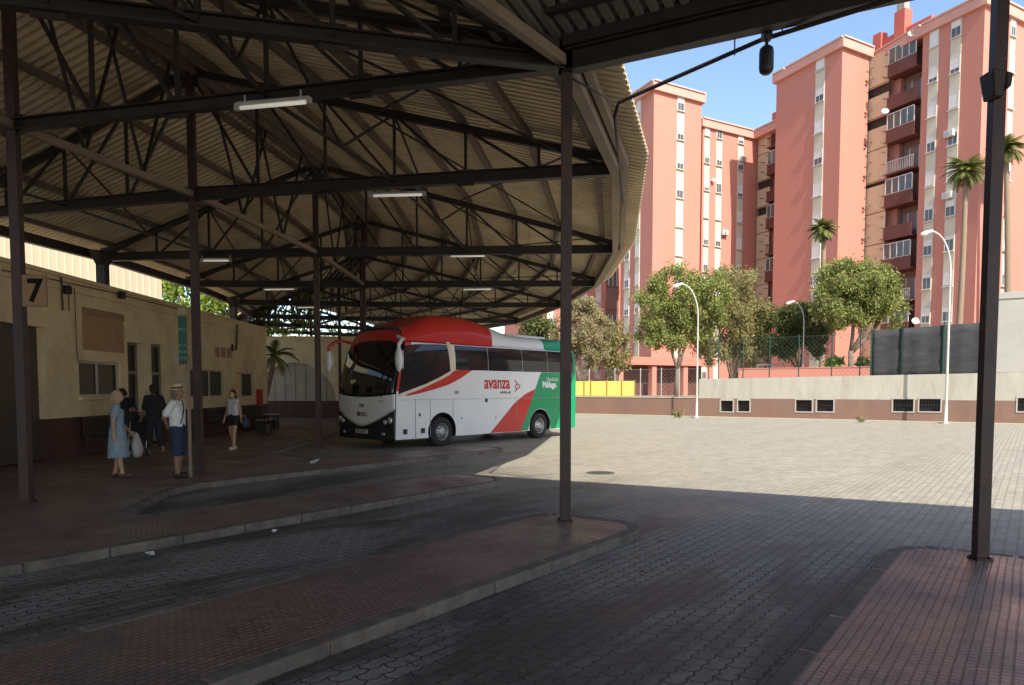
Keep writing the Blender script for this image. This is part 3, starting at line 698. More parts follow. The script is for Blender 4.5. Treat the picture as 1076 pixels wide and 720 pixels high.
# ------------------------------------------------------------------ the coach
RED = mat('coach_red', (.50, .028, .022), .28, .04, 1.5, coat=.4)
CWHITE = mat('coach_white', (.70, .70, .69), .3, .05, 1.2, coat=.35, dirt=(.60, .58, .54), dscale=1.0, damt=.35)
CGREEN = mat('coach_green', (.0, .26, .10), .3, .04, 1.5, coat=.35)
CREAML = mat('coach_cream_line', (.68, .58, .42), .35, .05, 2)
CGLASS = glassmat('coach_tinted_glass', (.012, .012, .013), .045, .75)
RUBBER = mat('tyre_rubber', (.022, .021, .02), .85, .25, 8, bump=.2)
RIM = mat('wheel_alloy', (.45, .44, .42), .4, .2, 6, metal=.5, dirt=(.12, .10, .08), dscale=4, damt=.6)
CHROME = mat('lamp_glass', (.55, .56, .58), .12, .05, 5, metal=.6)
wf = Vector((-2.13, 21.62)); wr = Vector((1.01, 25.2)); be = (wr-wf).normalized(); bwv = Vector((-be.y, be.x))
b0 = wf-be*1.99; BL = 9.0; BW = 2.78
bus = thing('coach', 'white, red and green long-distance coach parked at the bay under the canopy', 'coach', (b0.x, b0.y, GZ), math.atan2(be.y, be.x))
bfr = Fr(b0, b0+be*BL)
def bl(px, py): return bfr.hit(px, py)              # picture point on the near side -> (x along, z)
ZB, ZTOP = .30, 3.86
def clamp(x, a=0., b=1.): return max(a, min(b, x))
def ss(a, b, x): t = clamp((x-a)/(b-a)); return t*t*(3-2*t)
def roofz(x): return 3.60+.48*ss(.0, 1.7, x)-.46*ss(2.8, 5.8, x)      # hump over the front third
def xfront(y, z):               # plan curvature and raked windscreen
    c = (y-BW/2)/(BW/2)
    return .16*abs(c)**2.6+.10*ss(1.3, .3, z)*0+.62*ss(1.2, 3.9, z)**1.5
def yin(z, x): return .20*ss(2.5, 3.7, z)**1.6+.02*ss(1.1, .3, z)
def section(x_, n=13):
    """half ring from the sill up to the roof centre: list of (inset y, z)"""
    rt = roofz(x_); out = []
    for z in (ZB, .45, .8, 1.2, 1.7, 2.2, 2.7, 3.0, 3.15): out.append((yin(z, x_), z))
    for a in (0, 18, 36, 54, 72, 90):
        t = math.radians(a); out.append((.20+.42*(1-math.cos(t)), 3.15+.06+(rt-3.21)*math.sin(t)))
    return out
xs = [0, .25, .55, .95, 1.5, 2.2, 3.0, 3.6, 4.2, 5.0, 5.2, 6.2, 7.2, 7.9, 8.4, 8.8, BL]
vs = []; fs = []; mi = []
NR = None
for i, x in enumerate(xs):
    sec = section(x); ring = [(y, z) for y, z in sec]+[(BW/2, roofz(x)+.02)]+[(BW-y, z) for y, z in reversed(sec)]
    NR = len(ring)
    for y, z in ring:
        xf = xfront(y, z); rear = BL-.10*ss(2.4, 3.7, z)-.12*abs((y-BW/2)/(BW/2))**3
        f = x/BL; vs.append((xf+(rear-xf)*f, y, z))
xr1 = bl(524, 352)[0]; xg = bl(579, 357)[0]
for i in range(len(xs)-1):
    for k in range(NR-1):
        a, b_, c, d = i*NR+k, i*NR+k+1, (i+1)*NR+k+1, (i+1)*NR+k
        fs.append((a, b_, c, d)); zc = sum(vs[q][2] for q in (a, b_, c, d))/4; xc = (xs[i]+xs[i+1])/2
        roof = zc > 3.12 or (zc > 1.75 and xs[i+1] <= .26)
        mi.append((1 if xc < xr1 else (0 if xc < xg else 2)) if roof else (2 if xc > 8.3 else 0))
    fs.append((i*NR, (i+1)*NR, (i+1)*NR+NR-1, i*NR+NR-1)); mi.append(3)
for i, rev in ((0, 1), (len(xs)-1, 0)):            # front and rear caps as strips between left and right halves
    h = NR//2
    for k in range(h):
        a, b_, c, d = i*NR+k, i*NR+k+1, i*NR+NR-2-k, i*NR+NR-1-k
        f = (a, b_, c, d) if rev else (d, c, b_, a)
        if b_ == c: f = (a, b_, d) if rev else (d, b_, a)
        fs.append(f); mi.append(3 if (i == 0) else 2)
m = MB(); m.v = vs; m.f = fs; m.m = mi
body = m.build('body', [CWHITE, RED, CGREEN, BLACK], bus, local=True)
# wheel arches cut out of the shell
cut = MB()
WX = (1.99, 1.99+(wr-wf).length)
for wx in WX:
    for y0, y1 in ((-.3, .46), (BW-.46, BW+.3)): cut.tube([(wx, y0, .47), (wx, y1, .47)], .585, 28)
co = cut.build('cutter', BLACK, None)
co.location = bus.location; co.rotation_euler = bus.rotation_euler
md = body.modifiers.new('arch', 'BOOLEAN'); md.object = co; md.operation = 'DIFFERENCE'; md.solver = 'EXACT'
bake(body); bpy.data.objects.remove(co)
body.data.polygons.foreach_set('use_smooth', [True]*len(body.data.polygons))
try:
    body.data.set_sharp_from_angle(angle=math.radians(32))
except Exception: pass
def side_panel(pts, y0=-.010, y1=.004, px=True, far=False):
    """flat overlay on the near side, outline in picture points or local (x,z)"""
    q = [bl(*p) for p in pts] if px else pts
    m = MB(); fx = lambda z: yin(z, 0)
    n = len(q)
    if far:
        A = [(x, BW-y0-fx(z), z) for x, z in q]; B = [(x, BW-y1-fx(z), z) for x, z in q]
    else:
        A = [(x, y0+fx(z), z) for x, z in q]; B = [(x, y1+fx(z), z) for x, z in q]
    m.add(A+B, [tuple(range(n)), tuple(range(2*n-1, n-1, -1))]+[(i, (i+1) % n, n+(i+1) % n, n+i) for i in range(n)])
    return m
def dens(pts, n=6):              # subdivide an outline so that it follows the tumblehome
    out = []
    for i in range(len(pts)):
        a = pts[i]; b = pts[(i+1) % len(pts)]
        for k in range(n): out.append((a[0]+(b[0]-a[0])*k/n, a[1]+(b[1]-a[1])*k/n))
    return out
def strip_panel(cols, y0, y1=.0, far=False):
    """overlay built column by column: (x_bottom,z_bottom,x_top,z_top), follows the side's curve"""
    m = MB(); nz = 6; vs_ = []
    sg = (lambda y, z: BW-(y+yin(z, 0))) if far else (lambda y, z: y+yin(z, 0))
    for xb, zb, xt, zt in cols:
        for lay in (y0, y1):
            for k in range(nz+1):
                f = k/nz; z = zb+(zt-zb)*f; vs_.append((xb+(xt-xb)*f, sg(lay, z), z))
    st_ = 2*(nz+1); fs_ = []
    for i in range(len(cols)-1):
        for k in range(nz):
            for lay in (0, nz+1): fs_.append((i*st_+lay+k, i*st_+lay+k+1, (i+1)*st_+lay+k+1, (i+1)*st_+lay+k))
        for k in (0, nz): fs_.append((i*st_+k, (i+1)*st_+k, (i+1)*st_+nz+1+k, i*st_+nz+1+k))
    for i in (0, len(cols)-1):
        for k in range(nz): fs_.append((i*st_+k, i*st_+k+1, i*st_+nz+2+k, i*st_+nz+1+k))
    m.add(vs_, fs_); return m
def col(pb, pt): a = bl(*pb); b = bl(*pt); return (a[0], a[1], b[0], b[1])
# side glass: driver's window with the falling sill, then the passenger windows
GT = 3.13
def gcol(pxb, pyb, pxt=None): a = bl(pxb, pyb); b = bl(pxt or pxb, 360); return (a[0], a[1], b[0], GT)
cab = [gcol(418.5, 417, 424), gcol(421, 415.5, 426.5), gcol(433, 411, 435), gcol(446, 406, 446), gcol(460, 399.5, 460), gcol(473, 392, 472)]
zl = [2.78, 3.02, 3.08, 3.11, 3.13, 3.13]; cab = [(a, b, c, z) for (a, b, c, d), z in zip(cab, zl)]
for far in (False, True):
    strip_panel(cab, -.008, .001, far).build('side_window', CGLASS, bus, local=True)
zbelt = bl(480, 390.6)[1]
wx = [bl(p, 380)[0] for p in (478.5, 513, 549, 575.5, 595)]+[BL-.28]
for far in (False, True):
    for a, b in zip(wx, wx[1:]):
        n = 4; strip_panel([(a+.012+(b-a-.024)*i/n, zbelt, a+.012+(b-a-.024)*i/n, GT) for i in range(n+1)], -.008, .001, far).build('side_window', CGLASS, bus, local=True)
# slim white slanted pillar behind the cab window
PILL = [col((473.2, 392.5), (470.4, 344)), col((477.8, 391), (474.2, 345))]
PILL = [(a, b, c, 3.22) for a, b, c, d in PILL]
strip_panel(PILL, -.022, .0).build('window_pillar', CREAML, bus, local=True)
# livery, sprayed sheets of colour on the white flank
def poly_strip(bot, top, n=14):  # two polylines in picture points with the same parameter
    def ev(pl, f):
        f *= len(pl)-1; i = min(int(f), len(pl)-2); f -= i; return (pl[i][0]+(pl[i+1][0]-pl[i][0])*f, pl[i][1]+(pl[i+1][1]-pl[i][1])*f)
    return [col(ev(bot, i/n), ev(top, i/n)) for i in range(n+1)]
liv = strip_panel(poly_strip([(427, 418.2), (440, 415.7), (457, 411), (472, 406), (484, 399.5), (496.5, 390.7)], [(426, 417), (440, 411.2), (457, 403.4), (473, 395), (478, 391.2), (484, 390.4)]), -.006)
liv.build('livery_swoosh', RED, bus, local=True)
liv = strip_panel(poly_strip([(418, 419.5), (440, 411.8), (457, 404), (473.5, 395.5)], [(418.5, 417.2), (440, 409.2), (457, 401.2), (473, 392.4)]), -.009); liv.build('livery_line', CREAML, bus, local=True)
zb0 = ZB+.01
def cutbot(c): a, b, c_, d = c; return (a, max(b, zb0), c_, d)
redw = poly_strip([(515.5, 456.9), (523, 456.2), (531, 455.8), (539, 455.4), (547.5, 455)], [(516.2, 456), (529, 440), (540, 426), (551.5, 416), (562.5, 410.5)])
strip_panel([cutbot(c) for c in redw], -.006).build('livery_wedge', RED, bus, local=True)
xa = bl(547.6, 454.6)[0]; xb = bl(568.3, 393.6)[0]
arch_x0, arch_x1 = WX[1]-.585, WX[1]+.585
grn = MB(); cols = []
N_ = 40
x0 = xa; xe = BL-.12
for i in range(N_+1):
    x = x0+(xe-x0)*i/N_
    zb = ZB+.02
    dx = x-WX[1]
    if abs(dx) < .60: zb = max(zb, .47+math.sqrt(max(0, .60**2-dx*dx)))
    zt = zbelt-.01 if x > xb else zb0+(zbelt-.01-zb0)*clamp((x-xa)/(xb-xa))
    cols.append((x, min(zb, zt-.005), x, zt))
strip_panel(cols, -.006).build('livery_green', CGREEN, bus, local=True)
LINE = mat('panel_gap', (.30, .30, .29), .6, .05, 2)
m = MB()
zc_ = bl(470, 421.5)[1]
def hline(xa_, xb_, z): m.box(xa_, xb_, -.0105+yin(z, 0), .0+yin(z, 0), z-.006, z+.006)
hline(.36, 2.4, zc_); hline(2.4, BL-.3, zc_)
for px, y0_, y1_ in ((436.5, 421, 463), (452, 421, 461), (476, 421, 440), (543, 421, 454), (585, 412, 450)):
    a = bl(px, y0_); b = bl(px, y1_); m.box(a[0]-.006, a[0]+.006, -.0105, .002, max(b[1], ZB+.03), a[1])
m.build('panel_gaps', LINE, bus, local=True)
m = MB()
for px, py in ((425.8, 455.8), (444.5, 454.5), (511, 422.5), (485, 441.5), (521, 440.5)):
    a = bl(px, py); r = .075 if py > 450 else (.06 if py < 430 else .022); m.box(a[0]-r, a[0]+r, -.014, .002, a[1]-r, a[1]+r)
a = bl(441, 437); m.box(a[0]-.035, a[0]+.035, -.012, .002, a[1]-.07, a[1]+.02); m.build('flank_hatches', BLACK, bus, local=True, bevel=.01)
# lettering
m = MB(); c = bl(522.5, 404.3); put_text(m, 'avanza', .60, (c[0], -.010, c[1]), (1, 0, 0), (0, 0, 1), stretch=.80, bold=.012, extrude=.002); m.build('lettering', RED, bus, local=True)
m = MB(); c = bl(531, 414); put_text(m, 'mobility ado', .13, (c[0], -.010, c[1]), (1, 0, 0), (0, 0, 1), stretch=.85, extrude=.002); m.build('small_lettering', mat('dark_ink', (.12, .06, .06), .5, .05, 3), bus, local=True)
m = MB(); c = bl(480, 414.3); put_text(m, '381', .15, (c[0], -.010, c[1]), (1, 0, 0), (0, 0, 1), extrude=.002); m.build('fleet_number', mat('dark_ink', (.12, .06, .06), .5, .05, 3), bus, local=True)
m = MB()                               # chevron arrow of small bars beside the name
def bar(p, q, w=.035): a = bl(*p); b = bl(*q); m.beam((a[0], -.008, a[1]), (b[0], -.008, b[1]), .008, w, up=(0, 0, 1))
for p, q in (((540.5, 401), (543.5, 405)), ((543.5, 405), (541, 408)), ((541, 408), (543, 411)), ((543.5, 410.5), (541, 413.5)), ((543.5, 405), (546.5, 407.8)), ((546.5, 407.8), (543.5, 410.5))): bar(p, q)
m.build('arrow_emblem', RED, bus, local=True)
m = MB(); c = bl(578.5, 400.3); put_text(m, 'Movilidad', .20, (c[0]+.1, -.010, c[1]), (1, 0, 0), (0, 0, 1), stretch=.9, extrude=.002); c = bl(577, 406); put_text(m, 'Málaga', .30, (c[0], -.010, c[1]), (1, 0, 0), (0, 0, 1), bold=.012, extrude=.002); m.build('white_lettering', WHITEP, bus, local=True)
# front: windscreen, white smile panel, bumper, lamps, plate
def front_patch(zlo, zhi, y0, y1, d0=-.012, ny=28, nz=14):
    m = MB(); vs_ = []
    for i in range(ny+1):
        y = y0+(y1-y0)*i/ny; a, b = zlo(y), zhi(y)
        for lay in (d0, .02):
            for k in range(nz+1): z = a+(b-a)*k/nz; vs_.append((xfront(y, z)+lay, y, z))
    s_ = 2*(nz+1); fs_ = []
    for i in range(ny):
        for k in range(nz):
            for lay in (0, nz+1): fs_.append((i*s_+lay+k, i*s_+lay+k+1, (i+1)*s_+lay+k+1, (i+1)*s_+lay+k))
        for k in (0, nz): fs_.append((i*s_+k, (i+1)*s_+k, (i+1)*s_+nz+1+k, i*s_+nz+1+k))
    for i in (0, ny):
        for k in range(nz): fs_.append((i*s_+k, i*s_+k+1, i*s_+nz+2+k, i*s_+nz+1+k))
    return m.add(vs_, fs_)
cy = lambda y: (y-BW/2)/(BW/2)
zsill = 1.50
front_patch(lambda y: zsill+.10*abs(cy(y))**2, lambda y: 3.22-.25*abs(cy(y))**3, .10, BW-.10, -.010).build('windscreen', CGLASS, bus, local=True, smooth=True)
front_patch(lambda y: 3.23-.24*abs(cy(y))**3, lambda y: 3.54-.30*abs(cy(y))**3, .16, BW-.16, -.006).build('front_visor', RED, bus, local=True, smooth=True)
front_patch(lambda y: .70+.52*abs(cy(y))**1.5, lambda y: zsill+.03+.10*abs(cy(y))**2, .03, BW-.03, -.014).build('front_panel', CWHITE, bus, local=True, smooth=True)
front_patch(lambda y: ZB-.02, lambda y: .69+.52*abs(cy(y))**1.5, .02, BW-.02, -.008).build('bumper', mat('gloss_black_bumper', (.02, .02, .021), .3, .1, 3, coat=.3), bus, local=True, smooth=True)
front_patch(lambda y: .66+.52*abs(cy(y))**1.5, lambda y: .70+.52*abs(cy(y))**1.5, .05, BW-.05, -.024, nz=3).build('front_trim', ALU, bus, local=True, smooth=True)
for sgn in (1, -1):
    ya, yb_ = (.06, .62) if sgn > 0 else (BW-.62, BW-.06)
    e_ = lambda y: abs(cy(y))
    front_patch(lambda y: .62+.10*e_(y), lambda y: .60+.50*e_(y)**1.6, ya, yb_, -.016, 14, 6).build('headlamp_housing', BLACK, bus, local=True, smooth=True)
    hl_ = bpy.data.objects
    m = MB()
    for yy, zz, r in ((.20, .86, .10), (.38, .80, .075)):
        y = yy if sgn > 0 else BW-yy; m.ell((xfront(y, zz)-.012, y, zz), .05, r, r)
    m.build('headlight', CHROME, bus, local=True, smooth=True)
    y = .45 if sgn > 0 else BW-.45; m = MB(); m.ell((xfront(y, .46)-.01, y, .46), .03, .09, .045); m.build('fog_light', CHROME, bus, local=True, smooth=True)
m = MB(); m.box(-.035, .0, BW/2-.28, BW/2+.28, .45, .57); m.build('number_plate', mat('grimy_plate', (.40, .40, .38), .5, .2, 8), bus, local=True)
INK = mat('maroon_ink', (.10, .025, .022), .5, .05, 3)
m = MB(); put_text(m, '4815 KBD', .11, (-.037, BW/2, .51), (0, -1, 0), (0, 0, 1), extrude=.002); m.build('plate_lettering', INK, bus, local=True)
m = MB(); put_text(m, '08:15 L', .17, (-.018, BW/2-.02, 1.02), (0, -1, 0), (0, 0, 1), bold=.006, extrude=.003); m.build('destination_lettering', INK, bus, local=True)
m = MB(); put_text(m, '3381', .13, (-.018, BW/2-.02, 1.28), (0, -1, 0), (0, 0, 1), bold=.004, extrude=.003); m.build('front_lettering', INK, bus, local=True)
m = MB(); put_text(m, '381 2', .12, (xfront(.55, 1.4)-.018, .55, 1.40), (.0, -1, 0), (0, 0, 1), extrude=.003); m.build('front_number', INK, bus, local=True)
# interior hints: seats and driver partition are hidden by the tint; wipers on the outside
m = MB()
for y0, y1 in ((.45, 1.25), (1.4, 2.2)):
    m.tube([(xfront(y0, 1.56)-.04, y0, 1.56), (xfront((y0+y1)/2, 1.62)-.05, (y0+y1)/2, 1.62), (xfront(y1, 1.66)-.04, y1, 1.68)], .014, 6)
m.build('wiper', BLACK, bus, local=True)
m = MB(); m.box(xfront(1.9, 2.0)-.02, xfront(1.9, 2.0)-.005, 1.75, 2.0, 1.55, 2.05); m.build('windscreen_card', mat('yellow_card', (.55, .50, .25), .6, .1, 6), bus, local=True)
# mirrors on curved arms
for y, c in ((-.10, CWHITE), (BW+.12, RED)):
    s_ = 1 if y > 1 else -1; yr = .15 if s_ < 0 else BW-.15
    xo = -.10 if s_ > 0 else .20
    m = MB()
    xr_ = xfront(yr, 3.2)
    m.tube([(xr_, yr, 3.20), (xr_-.30, yr+s_*.10, 3.28), (xo+.18, y-s_*.04, 3.22), (xo, y, 3.05), (xo, y, 2.88)], [.04, .05, .055, .055, .05], 10); m.build('mirror_arm', c, bus, local=True, smooth=True)
    m = MB(); m.ell((xo, y, 2.62), .10, .13, .36, n=16, m=12); mo = m.build('mirror', CWHITE, bus, local=True, smooth=True)
    m = MB(); m.box(xo+.085, xo+.10, y-.09, y+.09, 2.36, 2.88); m.build('mirror_glass', CHROME, mo, local=True, bevel=.004)
# wheels
def wheel(x, y, sg):
    m = MB(); prof = [(.27, .0), (.33, -.012), (.40, -.014), (.445, .01), (.46, .06), (.46, .24), (.44, .29), (.3, .30)]
    m.lathe((x, y, .46), prof, (0, -sg*-1, 0) if sg > 0 else (0, -1, 0), 36); o = m.build('wheel', RUBBER, bus, local=True, smooth=True)
    d = 1 if sg > 0 else -1
    m = MB(); m.lathe((x, y, .46), [(.275, -.005), (.265, .03), (.215, .065), (.20, .03), (.13, .02), (.12, -.03), (.06, -.035), (.0, -.035)], (0, d, 0), 30); r_ = m.build('rim', RIM, o, local=True, smooth=True)
    m = MB()
    for k in range(10):
        t = 2*PI*k/10; m.tube([(x+.165*math.cos(t), y+d*.03, .46+.165*math.sin(t)), (x+.165*math.cos(t), y-d*.012, .46+.165*math.sin(t))], .018, 6)
    for k in range(10):
        t = 2*PI*(k+.5)/10; m.ell((x+.232*math.cos(t), y+d*.046, .46+.232*math.sin(t)), .026, .012, .026, n=8, m=5)
    m.lathe((x, y, .46), [(.245, .052), (.245, .044), (.10, .026), (.10, .034)], (0, d, 0), 30); m.build('hub_ring', BLACK, o, local=True)
for x in WX: wheel(x, .03, 1); wheel(x, BW-.03, -1)
# tail lamps and roof pod
m = MB(); 
for y in (.16, BW-.16): m.box(BL-.14, BL+.02, y-.06, y+.06, .9, 2.3)
m.build('tail_lamp', mat('tail_lamp_red', (.35, .01, .01), .2, .05, 3), bus, local=True, bevel=.02)
m = MB(); m.box(5.6, 7.8, .6, BW-.6, 3.50, 3.70); m.build('roof_unit', CWHITE, bus, local=True, bevel=.05)
# ------------------------------------------------------------------ retaining wall across the yard
WL = Vector((4.76, 48.94)); WR_ = Vector((25.56, 35.11)); wd = (WR_-WL).normalized()
RW = Fr(WL-wd*16, WR_+wd*12)
BROWN = mat('brown_wall_base', (.20, .115, .082), .9, .18, 1.2, dirt=(.13, .08, .06), dscale=.6, damt=.6, bump=.2, stretch=(1, 1, .35))
ustep = RW.u(734.5, 410)
zbr = P(735, 418.5, RW.p(ustep, 0, 0).y).z; ztop_l = zbr+.03
zt0 = RW.hit(735, 398.5)[1]; zt1 = RW.hit(1076, 389)[1]; zbr1 = RW.hit(1076, 424.5)[1]
ret = thing('retaining_wall', 'long yard wall of pale concrete over a brown base with small barred windows', 'wall', (RW.p(ustep, 0, 0).x, RW.p(ustep, 0, 0).y, 0))
holes = []
for a, b in ((757.5, 770), (775.5, 787.5), (836.5, 853), (858.5, 875.5), (938.5, 959.5), (966, 988), (1069.5, 1092)):
    u0, z1 = RW.hit(a, 421); u1, z0 = RW.hit(b, 432.5); holes.append((u0, u1, max(z0, .35), z0+.66))
m = MB(); wall_with_holes(m, RW, RW.L, -.05, zbr, [(h[0], h[1], h[2], zbr) for h in holes], .4); m.build('base', BROWN, ret)
m = MB()
hs = [(h[0]-ustep, h[1]-ustep, zbr, h[3]) for h in holes]
R2 = Fr(RW.p(ustep, 0, 0).xy, RW.p(RW.L, 0, 0).xy)
wall_with_holes(m, R2, R2.L, zbr+.002, zt0-.2, [(h[0], h[1], zbr+.002, h[3]) for h in hs], .38)
L2 = R2.L; m.hexa([R2.p(0, 0, zt0-.198), R2.p(L2, 0, zt0-.198), R2.p(L2, -.38, zt0-.198), R2.p(0, -.38, zt0-.198), R2.p(0, 0, zt0), R2.p(L2, 0, zt1+.06), R2.p(L2, -.38, zt1+.06), R2.p(0, -.38, zt0)])
m.build('upper_wall', CONC, ret)
m = MB(); m.fb(RW, 0, ustep, -.42, .03, zbr+.003, zbr+.07); m.build('coping', CONC, ret)
for h in holes:
    m = MB(); w = .07
    u0, u1, z0, z1 = h
    m.fb(RW, u0-w, u0, -.1, .03, z0-w, z1+w); m.fb(RW, u1, u1+w, -.1, .03, z0-w, z1+w); m.fb(RW, u0, u1, -.1, .03, z1, z1+w); m.fb(RW, u0, u1, -.1, .03, z0-w, z0)
    o = m.build('window', mat('grey_window_surround', (.36, .32, .27), .8, .1, 5), ret)
    m = MB(); m.fb(RW, u0, u1, -.30, -.26, z0, z1); m.build('pane', DKGLASS, o)
    m = MB()
    for k in range(1, 7): c = u0+(u1-u0)*k/7; m.fb(RW, c-.008, c+.008, -.06, -.04, z0, z1)
    m.fb(RW, u0, u1, -.065, -.035, (z0+z1)/2-.012, (z0+z1)/2+.012); m.build('bars', STEEL, o)
# dusty apron and kerb at the foot of the wall
m = MB(); m.fb(RW, 0, RW.L, 0.0, 1.3, -.05, .10); fp = struct(m.build('pavement', mat('dusty_pavement', (.34, .295, .22), .9, .15, 1.5, dirt=(.24, .20, .145), dscale=.8, damt=.6, bump=.3, bscale=20), None))
# ground behind the wall
ZG = zbr-.12
m = MB(); a = RW.p(-60, -.2, ZG); b = RW.p(RW.L+60, -.2, ZG); n_ = (RW.n*-1).to_3d()
m.add([a, b, b+n_*400, a+n_*400], [(0, 1, 2, 3)]); struct(m.build('terrace_ground', EARTH, fixn=False))
# weeds along the wall foot
WEED = leafmat('dry_weed', (.16, .15, .05), (.30, .26, .12))
def tuft(px, py, h, label):
    q = G(px, py, .10); m = MB()
    for k in range(46):
        a = R.uniform(0, 2*PI); l = h*R.uniform(.5, 1.1); d = V(math.cos(a), math.sin(a), 0); b = q+d*R.uniform(0, h*.5); s = V(-d.y, d.x, 0)*.018
        m.add([b-s, b+s, b+d*l*.3+V(0, 0, l*.7)+s*.6, b+d*l*.6+V(0, 0, l)], [(0, 1, 2, 3)])
    tag(m.build('weed_tuft', WEED, fixn=False), label, 'weed', 'weeds at the foot of the yard wall')
tuft(713, 438.6, .5, 'largest dry weed tuft, at the foot of the low brown wall')
tuft(1036, 447.2, .35, 'small dry weed tuft at the wall foot beside the right post')
tuft(905, 443.6, .3, 'small weed tuft at the wall foot left of the tallest lamp post')
# taller rendered wall at the right edge
m = MB(); q0 = RW.u(1041, 400); ZR = RW.hit(1076, 305)[1]
tall = thing('rendered_wall', 'tall plain grey rendered wall rising behind the yard wall at the right edge', 'wall', RW.p(q0, -.6, 0))
z0 = zt1-.1
m.hexa([RW.p(q0, -.45, z0), RW.p(q0+14, -.45, z0), RW.p(q0+14, -5, z0), RW.p(q0, -5, z0), RW.p(q0, -.45, ZR), RW.p(q0+14, -.45, ZR+.3), RW.p(q0+14, -5, ZR+.3), RW.p(q0, -5, ZR)])
m.build('wall', mat('grey_render', (.36, .335, .29), .9, .12, .9, dirt=(.34, .31, .26), dscale=.5, damt=.6, bump=.2, bscale=12), tall)
m = MB(); m.fb(RW, q0-.04, q0+14, -.47, -.40, ZR-.32, ZR-.28); m.build('string_course', CONC, tall)
# dark mesh screen with green posts
u0 = RW.u(915, 370); u1 = RW.u(1038, 370)
GPOST = mat('dark_green_post', (.02, .055, .035), .5, .2, 4)
scr = thing('mesh_screen', 'dark shade-cloth screen on green posts standing on the yard wall', 'screen fence', RW.p((u0+u1)/2, -.3, zt0))
m = MB(); n = 26; vs_ = []; zb_ = zt0-.02
for i in range(n+1):
    u = u0+(u1-u0)*i/n
    for k in range(7):
        zt_ = RW.hit(915, 347)[1]+(RW.hit(1036, 338)[1]-RW.hit(915, 347)[1])*i/n
        z = zb_+(zt_-zb_)*k/6; vs_.append(RW.p(u, -.28+.035*math.sin(i*1.3)+.03*math.sin(k*2.1+i*.4), z))
m.add(vs_, [(i*7+k, (i+1)*7+k, (i+1)*7+k+1, i*7+k+1) for i in range(n) for k in range(6)])
o = m.build('cloth', mat('charcoal_shade_cloth', (.035, .035, .035), .9, .35, 1.5, dirt=(.07, .068, .065), dscale=.9, damt=.6, stretch=(1, 1, 3)), scr, smooth=True); sd = o.modifiers.new('thick', 'SOLIDIFY'); sd.thickness = .01
for f in (0.0, .28, .64, 1.0):
    u = u0+(u1-u0)*f; m = MB(); m.fb(RW, u-.04, u+.04, -.22, -.14, zb_-.4, RW.hit(915, 345)[1]+f*.3); m.build('post', GPOST, scr)
# pink court wall, goal frame and green chain-link posts behind the yard wall
PINK = mat('salmon_paint', (.54, .215, .155), .85, .09, .5, dirt=(.42, .175, .13), dscale=.5, damt=.5, stretch=(1, 1, .14))
PINKD = mat('deep_salmon_paint', (.50, .195, .145), .85, .08, .5, dirt=(.42, .17, .13), dscale=.25, damt=.4)
RPLINTH = mat('red_parapet', (.50, .12, .085), .8, .1, .6)
CREAMB = mat('cream_facade_band', (.58, .53, .40), .8, .06, .8, dirt=(.48, .43, .31), dscale=.4, damt=.4)
C0 = RW.p(RW.u(742, 395), -7, 0); C1 = RW.p(RW.u(905, 395), -7, 0); CW = Fr(C0.xy, C1.xy)
cwl = thing('court_wall', 'low salmon wall of the sports court behind the chain-link fence', 'wall', C0)
m = MB(); zc = CW.hit(780, 388)[1]; m.fb(CW, 0, CW.L, -.25, 0, ZG-.1, zc); m.build('wall', PINK, cwl)
m = MB(); m.fb(CW, -.03, CW.L, -.28, .03, zc, zc+.06); m.build('coping', PINK, cwl)
q = P(810, 386, 54); gl = thing('goal_frame', 'white football goal frame behind the salmon court wall', 'goal', q)
m = MB(); a, b = P(795.5, 383.5, 54), P(824, 383.5, 54); m.tube([(a.x, 54, ZG), a], .06, 8); m.tube([(b.x, 54, ZG), b], .06, 8); m.build('goal_posts', WHITEP, gl); m = MB(); m.tube([a-V(.05, 0, 0), b+V(.05, 0, 0)], .06, 8); m.build('crossbar', WHITEP, gl)
def chainlink(fr, u0, u1, z0, z1, v, posts, label, pm, wire, group='chain-link fences behind the yard wall', step=.26):
    c = fr.p((u0+u1)/2, v, z0); t = thing('chain_link_fence', label, 'fence', c, 0, group)
    for u in posts: m = MB(); m.tube([fr.p(u, v, z0), fr.p(u, v, z1+.05)], .035, 8); m.tube([fr.p(u, v, z1+.05), fr.p(u, v+.0, z1+.09)], [.045, .02], 8); m.build('post', pm, t)
    m = MB()
    for z in (z0+.1, (z0+z1)/2, z1): m.tube([fr.p(u0, v, z), fr.p(u1, v, z)], .008, 4)
    H_ = z1-z0; n = int((u1-u0+H_)/step)
    for k in range(n):                                 # two families of diagonal wires
        ua = u0-H_+k*step
        for s in (0, 1):
            pa, pb = (ua, z0), (ua+H_, z1)
            if s: pa, pb = (ua, z1), (ua+H_, z0)
            f0 = max(0, (u0-pa[0])/H_); f1 = min(1, (u1-pa[0])/H_)
            if f1 <= f0: continue
            A_ = fr.p(pa[0]+H_*f0, v, pa[1]+(pb[1]-pa[1])*f0); B_ = fr.p(pa[0]+H_*f1, v, pa[1]+(pb[1]-pa[1])*f1); m.beam(A_, B_, .006, .006)
    m.build('wire_mesh', wire, t)
GWIRE = mat('green_wire', (.05, .085, .065), .6, .1, 3); SWIRE = mat('galvanised_wire', (.30, .29, .27), .5, .1, 3, metal=.3)
chainlink(RW, RW.u(741, 380), RW.u(914, 380), zt0-.1, RW.hit(760, 356)[1], -.6, [RW.u(p, 380) for p in (741.5, 752, 778, 806, 837, 872, 902)], 'green chain-link fence above the pale concrete wall under the trees', GPOST, GWIRE)
chainlink(RW, RW.u(575, 400), RW.u(734, 400), zbr+.05, RW.hit(690, 388)[1], -.3, [RW.u(p, 400) for p in (590, 617, 644, 671, 693, 712, 731)], 'grey chain-link fence above the low brown wall and yellow panels', ALU, SWIRE)
